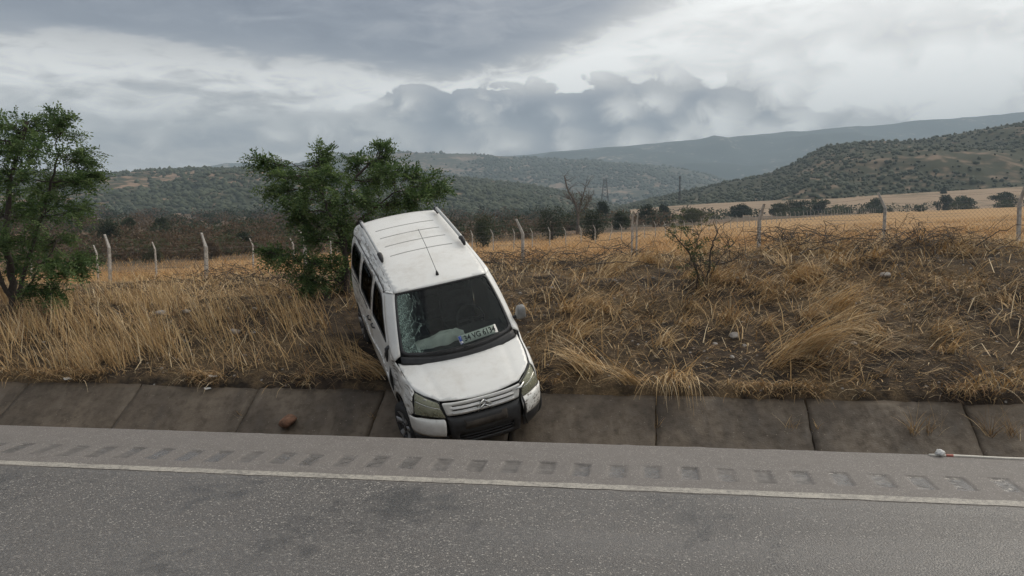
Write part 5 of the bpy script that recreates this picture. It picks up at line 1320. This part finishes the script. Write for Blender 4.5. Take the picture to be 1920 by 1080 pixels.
def scrub():
    rs = np.random.RandomState(8); parts = []
    def belt(n, Y0, Y1, px0, px1, h, kinds, size):
        Y = Y0 + (Y1 - Y0) * rs.rand(n) ** .8; px = px0 + (px1 - px0) * rs.rand(n); X = (px - 960) / FPX * Y; k = (-.8355 * (X + 3.7) + .5494 * (Y - 73.5) > 14 + 7 * vnoise(X * .08, Y * .08)) | (px0 > 1200); X, Y = X[k], Y[k]; n = len(X); Z = H(X, Y, False)
        for kd, k in zip(kinds, range(len(kinds))):
            sel = (fbm(X * .012 + 4, Y * .012, 3) * 2.4 + rs.rand(n)) % 1 * len(kinds); sel = sel.astype(int) == k
            if not sel.any(): continue
            hh = h * (.45 + .9 * rs.rand(sel.sum())); C = np.stack([X[sel], Y[sel], Z[sel] + hh * .45], 1); rad = np.stack([hh * .95, hh * .95, hh * .6], 1)
            parts.append(leaf_cloud(C, rad, sel.sum() * 95, size, *kd, rs))
    belt(420, 60, 110, 40, 720, 1.5, (BROWN, BROWN, OLIVE), .16)
    belt(420, 95, 170, 0, 1080, 2.0, (BROWN, BROWN, GREEN), .20)
    belt(520, 150, 330, -200, 1350, 2.8, (BROWN, GREEN, BROWN, DARK), .30)
    belt(420, 300, 660, -400, 1350, 4.6, (DARK, GREEN, BROWN, DARK), .55)
    belt(170, 300, 420, 1230, 2100, 3.2, (DARK, GREEN, OLIVE, DARK), .42)
    V, F, C = join(parts)
    tag(link('valley_scrub', mesh_np('valley_scrub', V, F, False, C), MATS['leaf']), 'brown and dark green scrub filling the valley behind the field', kind='stuff')
scrub()
def bare_tree():
    rs = np.random.RandomState(6); Y = 130.; b = at_depth(1083, 440, Y); b[2] = float(H(b[0], b[1])); root = empty('bare_tree', b); tag(root, 'tall half dead bare tree between two dark bushes', 'tree')
    t = MB(); tw = MB()
    for pl, r in (([(1083, 440), (1084, 400), (1078, 378), (1064, 355), (1058, 330)], .30), ([(1084, 402), (1090, 378), (1098, 350)], .2), ([(1082, 390), (1072, 375), (1064, 372)], .12), ([(1086, 400), (1100, 385), (1108, 370)], .14)):
        P = np.array([at_depth(x, y, Y) for x, y in pl]); P[0, 2] = min(P[0, 2], b[2] + 99); tt = np.linspace(0, len(P) - 1, 12); P = np.stack([np.interp(tt, range(len(P)), P[:, i]) for i in range(3)], 1); t.tube(P - b, np.linspace(r, r * .3, 12), 6)
        for k in range(26):
            s = P[rs.randint(4, 12)]; e = s + rs.randn(3) * np.array([.8, .8, .5]) + np.array([0, 0, 1.0]); tw.tube(wander(s, e, 5, .3, rs) - b, np.linspace(.05, .02, 5), 3, False)
    t.build('trunk', simple('grey_bark', (.13, .11, .095), .9, 0, .3, 1.), root, True); tw.build('twigs', MATS['grey_bark'], root)
    C = np.array([at_depth(x, y, Y) for x, y in ((1085, 395), (1092, 372), (1105, 385), (1075, 410), (1098, 405))]) - b
    V, F, Cc = leaf_cloud(C, np.full((5, 3), 1.5), 420, .14, (.08, .07, .04), (.14, .12, .07), rs); link('leaves', mesh_np('leaves', V, F, False, Cc), MATS['leaf'], root)
bare_tree()
def pylon(px, ptop, pbot, Y, label, arms, w):
    b = at_depth(px, pbot, Y); h = at_depth(px, ptop, Y)[2] - b[2]; root = empty('pylon', b); tag(root, label, 'pylon'); mb = MB(); r = .11
    def W(t): return w * (1 - .62 * t)
    leg = lambda q, t: np.array([q[0] * W(t), q[1] * W(t), h * t])
    Q = ((-1, -1), (1, -1), (1, 1), (-1, 1))
    for q in Q: mb.tube([leg(q, 0), leg(q, .5), leg(q, 1)], r, 4)
    T = np.linspace(0, 1, 8)
    for i in range(7):
        for j in range(4):
            mb.tube([leg(Q[j], T[i]), leg(Q[(j + 1) % 4], T[i + 1])], r * .55, 3); mb.tube([leg(Q[(j + 1) % 4], T[i]), leg(Q[j], T[i + 1])], r * .55, 3)
    mb.build('lattice', MATS['pylon_steel'], root)['kind'] = 'stuff'
    for z, l in arms:
        a = MB()
        for q in (-1, 1):
            for y in (-.5, .5): a.tube([(0, y, h * z - .5), (q * l, 0, h * z), (0, y, h * z + .9)], r * .8, 4)
        a.build('cross_arm', MATS['pylon_steel'], root)
pylon(1134, 335, 378, 520, 'lattice power pylon standing before the middle hill', ((.97, 3.9), (.80, 3.1)), 2.2)
pylon(1274, 330, 376, 410, 'slim lattice mast in front of the right hill', ((.93, .7),), .38)

# ================================================================== SMALL THINGS
def rock(name, P, r, m, label, cat, group, seed, flat=.6, dig=.3):
    rs = np.random.RandomState(seed); bm = bmesh.new(); bmesh.ops.create_icosphere(bm, subdivisions=3, radius=1)
    V = np.array([v.co[:] for v in bm.verts]); F = np.array([[v.index for v in f.verts] for f in bm.faces]); bm.free()
    for k in range(9):
        d = rs.randn(3); d /= np.linalg.norm(d); q = .55 + .35 * rs.rand(); s = V @ d; V = V - np.clip(s - q, 0, None)[:, None] * d[None]
    V = V * (1 + .10 * fbm(V[:, :1] * 3 + seed, V[:, 1:2] * 3 + V[:, 2:] * 2, 3)) * np.array([1, .8 + .3 * rs.rand(), flat]) * r
    a = rs.rand() * 6.28; V[:, :2] = V[:, :2] @ np.array([[math.cos(a), -math.sin(a)], [math.sin(a), math.cos(a)]])
    o = link(name, mesh_np(name, V, F, False), MATS[m]); o.location = np.array(P) + np.array([0, 0, r * flat * (1 - dig) - .01]); tag(o, label, cat, group)
G = 'pale stones on the bank'
for i, (px, py, r, lb) in enumerate(((440, 627, .085, 'largest pale rounded stone in the straw left of the van'), (302, 592, .10, 'long flat pale stone in the left grass'), (350, 588, .07, 'pale stone beside the flat one in the left grass'), (478, 580, .05, 'small pale stone above the dark bare patch'), (545, 560, .04, 'small pale stone under the lower tree branch'), (1377, 637, .085, 'biggest pale stone of the rubble on the right bank'), (1340, 650, .05, 'pale stone just left of the biggest rubble stone'), (1395, 652, .04, 'small pale stone right of the biggest rubble stone'), (1372, 672, .05, 'pale stone lowest in the rubble'), (1034, 541, .05, 'pale stone near the crest right of the van'), (1660, 520, .10, 'grey stone under dry stalks high on the right bank'), (1382, 524, .04, 'small white stone beside the bare shrub'), (1600, 648, .05, 'flat pale stone among straw on the right bank'))):
    rock('stone', hit(px, py), r, 'pale_stone', lb, 'stone', G, 200 + i)
p = at_v(537, 806, 9.75); pu = xy2uv(p[0], p[1])[0]; xy = uv2xy(pu, 9.80)
rock('stone', (xy[0], xy[1], float(Gz(pu)) + np.interp(9.80, [9.30, 10.44], [-.935, -.235])), .13, 'red_stone', 'reddish brown stone lying in the ditch left of the van', 'stone', None, 260, .75, .1)
def pebbles():
    rs = np.random.RandomState(14); n = 900; u, v, P = uv_points(n, -14, 11, 10.7, 16.5, rs, lambda u, v: np.clip(.3 + 2.5 * fbm(u * .7 + 60, v * .7, 3), .02, 1)); n = len(P)
    r = .012 + .03 * rs.rand(n) ** 3; c = np.array([.26, .24, .215]) * (.6 + .7 * rs.rand(n, 1))
    blobs('pebbles', P + np.array([0, 0, .006]), r, c, 'small pale stones scattered through the bank', 'far_leaf', .6)
pebbles()
def scrap(px, v, py, w, label, seed):
    rs = np.random.RandomState(seed); p = at_v(px, py, v); u = xy2uv(p[0], p[1])[0]; x, y = uv2xy(u, v); z = float(Gz(u)) + float(np.interp(v, [9.3, 10.44, 10.5, 11.], [-.935, -.235, -.135, .04])) + .035
    A, B = np.meshgrid(np.linspace(-1, 1, 9), np.linspace(-1, 1, 7), indexing='ij')
    V = np.stack([A * w, B * w * .5 + .03 * fbm(A * 2 + seed, B * 2, 2), .10 * w * 4 * np.abs(fbm(A * 2.3 + seed, B * 2.3 + 5, 3)) - .012], -1).reshape(-1, 3)
    o = link('litter_scrap', mesh_np('litter_scrap', V, grid_faces(9, 7), True), MATS['litter']); o.location = (x, y, z); o.rotation_euler = (.35, 0, rs.rand() * 1.5); tag(o, label, 'litter', 'white scraps along the slab tops')
scrap(400, 10.50, 727, .055, 'white crumpled scrap in the straw at the slab top', 1); scrap(390, 10.36, 741, .045, 'small white scrap lying on the slab below the other', 2); scrap(130, 10.46, 723, .07, 'flat white scrap at the far left slab top', 3)
def pipe():
    q = [at_v(1742, 852, 7.335), at_v(1960, 855, 7.30)]; us = [xy2uv(a[0], a[1])[0] for a in q]; root = empty('plastic_pipe'); x, y = uv2xy(us[0], 7.335); root.location = (x, y, float(Gz(us[0])))
    tag(root, 'thin white pipe with a red band lying on the road edge at right', 'pipe'); b0 = np.array(root.location)
    def pt(f): u = us[0] + (us[1] - us[0]) * f; v = 7.335 - .035 * f + .006 * math.sin(f * 7); x, y = uv2xy(u, v); return np.array([x, y, float(Gz(u)) + .006]) - b0
    for nm, f0, f1, m, r in (('tube', 0, 1, 'white_pipe', .0115), ('band', .150, .215, 'red_band', .0125)):
        t = MB(); t.tube([pt(f) for f in np.linspace(f0, f1, 14)], r, 8); t.build(nm, MATS[m], root, True)
    rs = np.random.RandomState(3); bm = bmesh.new(); bmesh.ops.create_icosphere(bm, subdivisions=3, radius=1); V = np.array([v.co[:] for v in bm.verts]); F = np.array([[v.index for v in f.verts] for f in bm.faces]); bm.free()
    V = V * (1 + .9 * fbm(V[:, :1] * 2.5, V[:, 1:2] * 2.5 + V[:, 2:] * 2, 3)) * np.array([.042, .03, .026]); V[:, 2] += .025; V += pt(.10)
    link('tied_rag', mesh_np('tied_rag', V, F, True), MATS['litter'], root)
pipe()
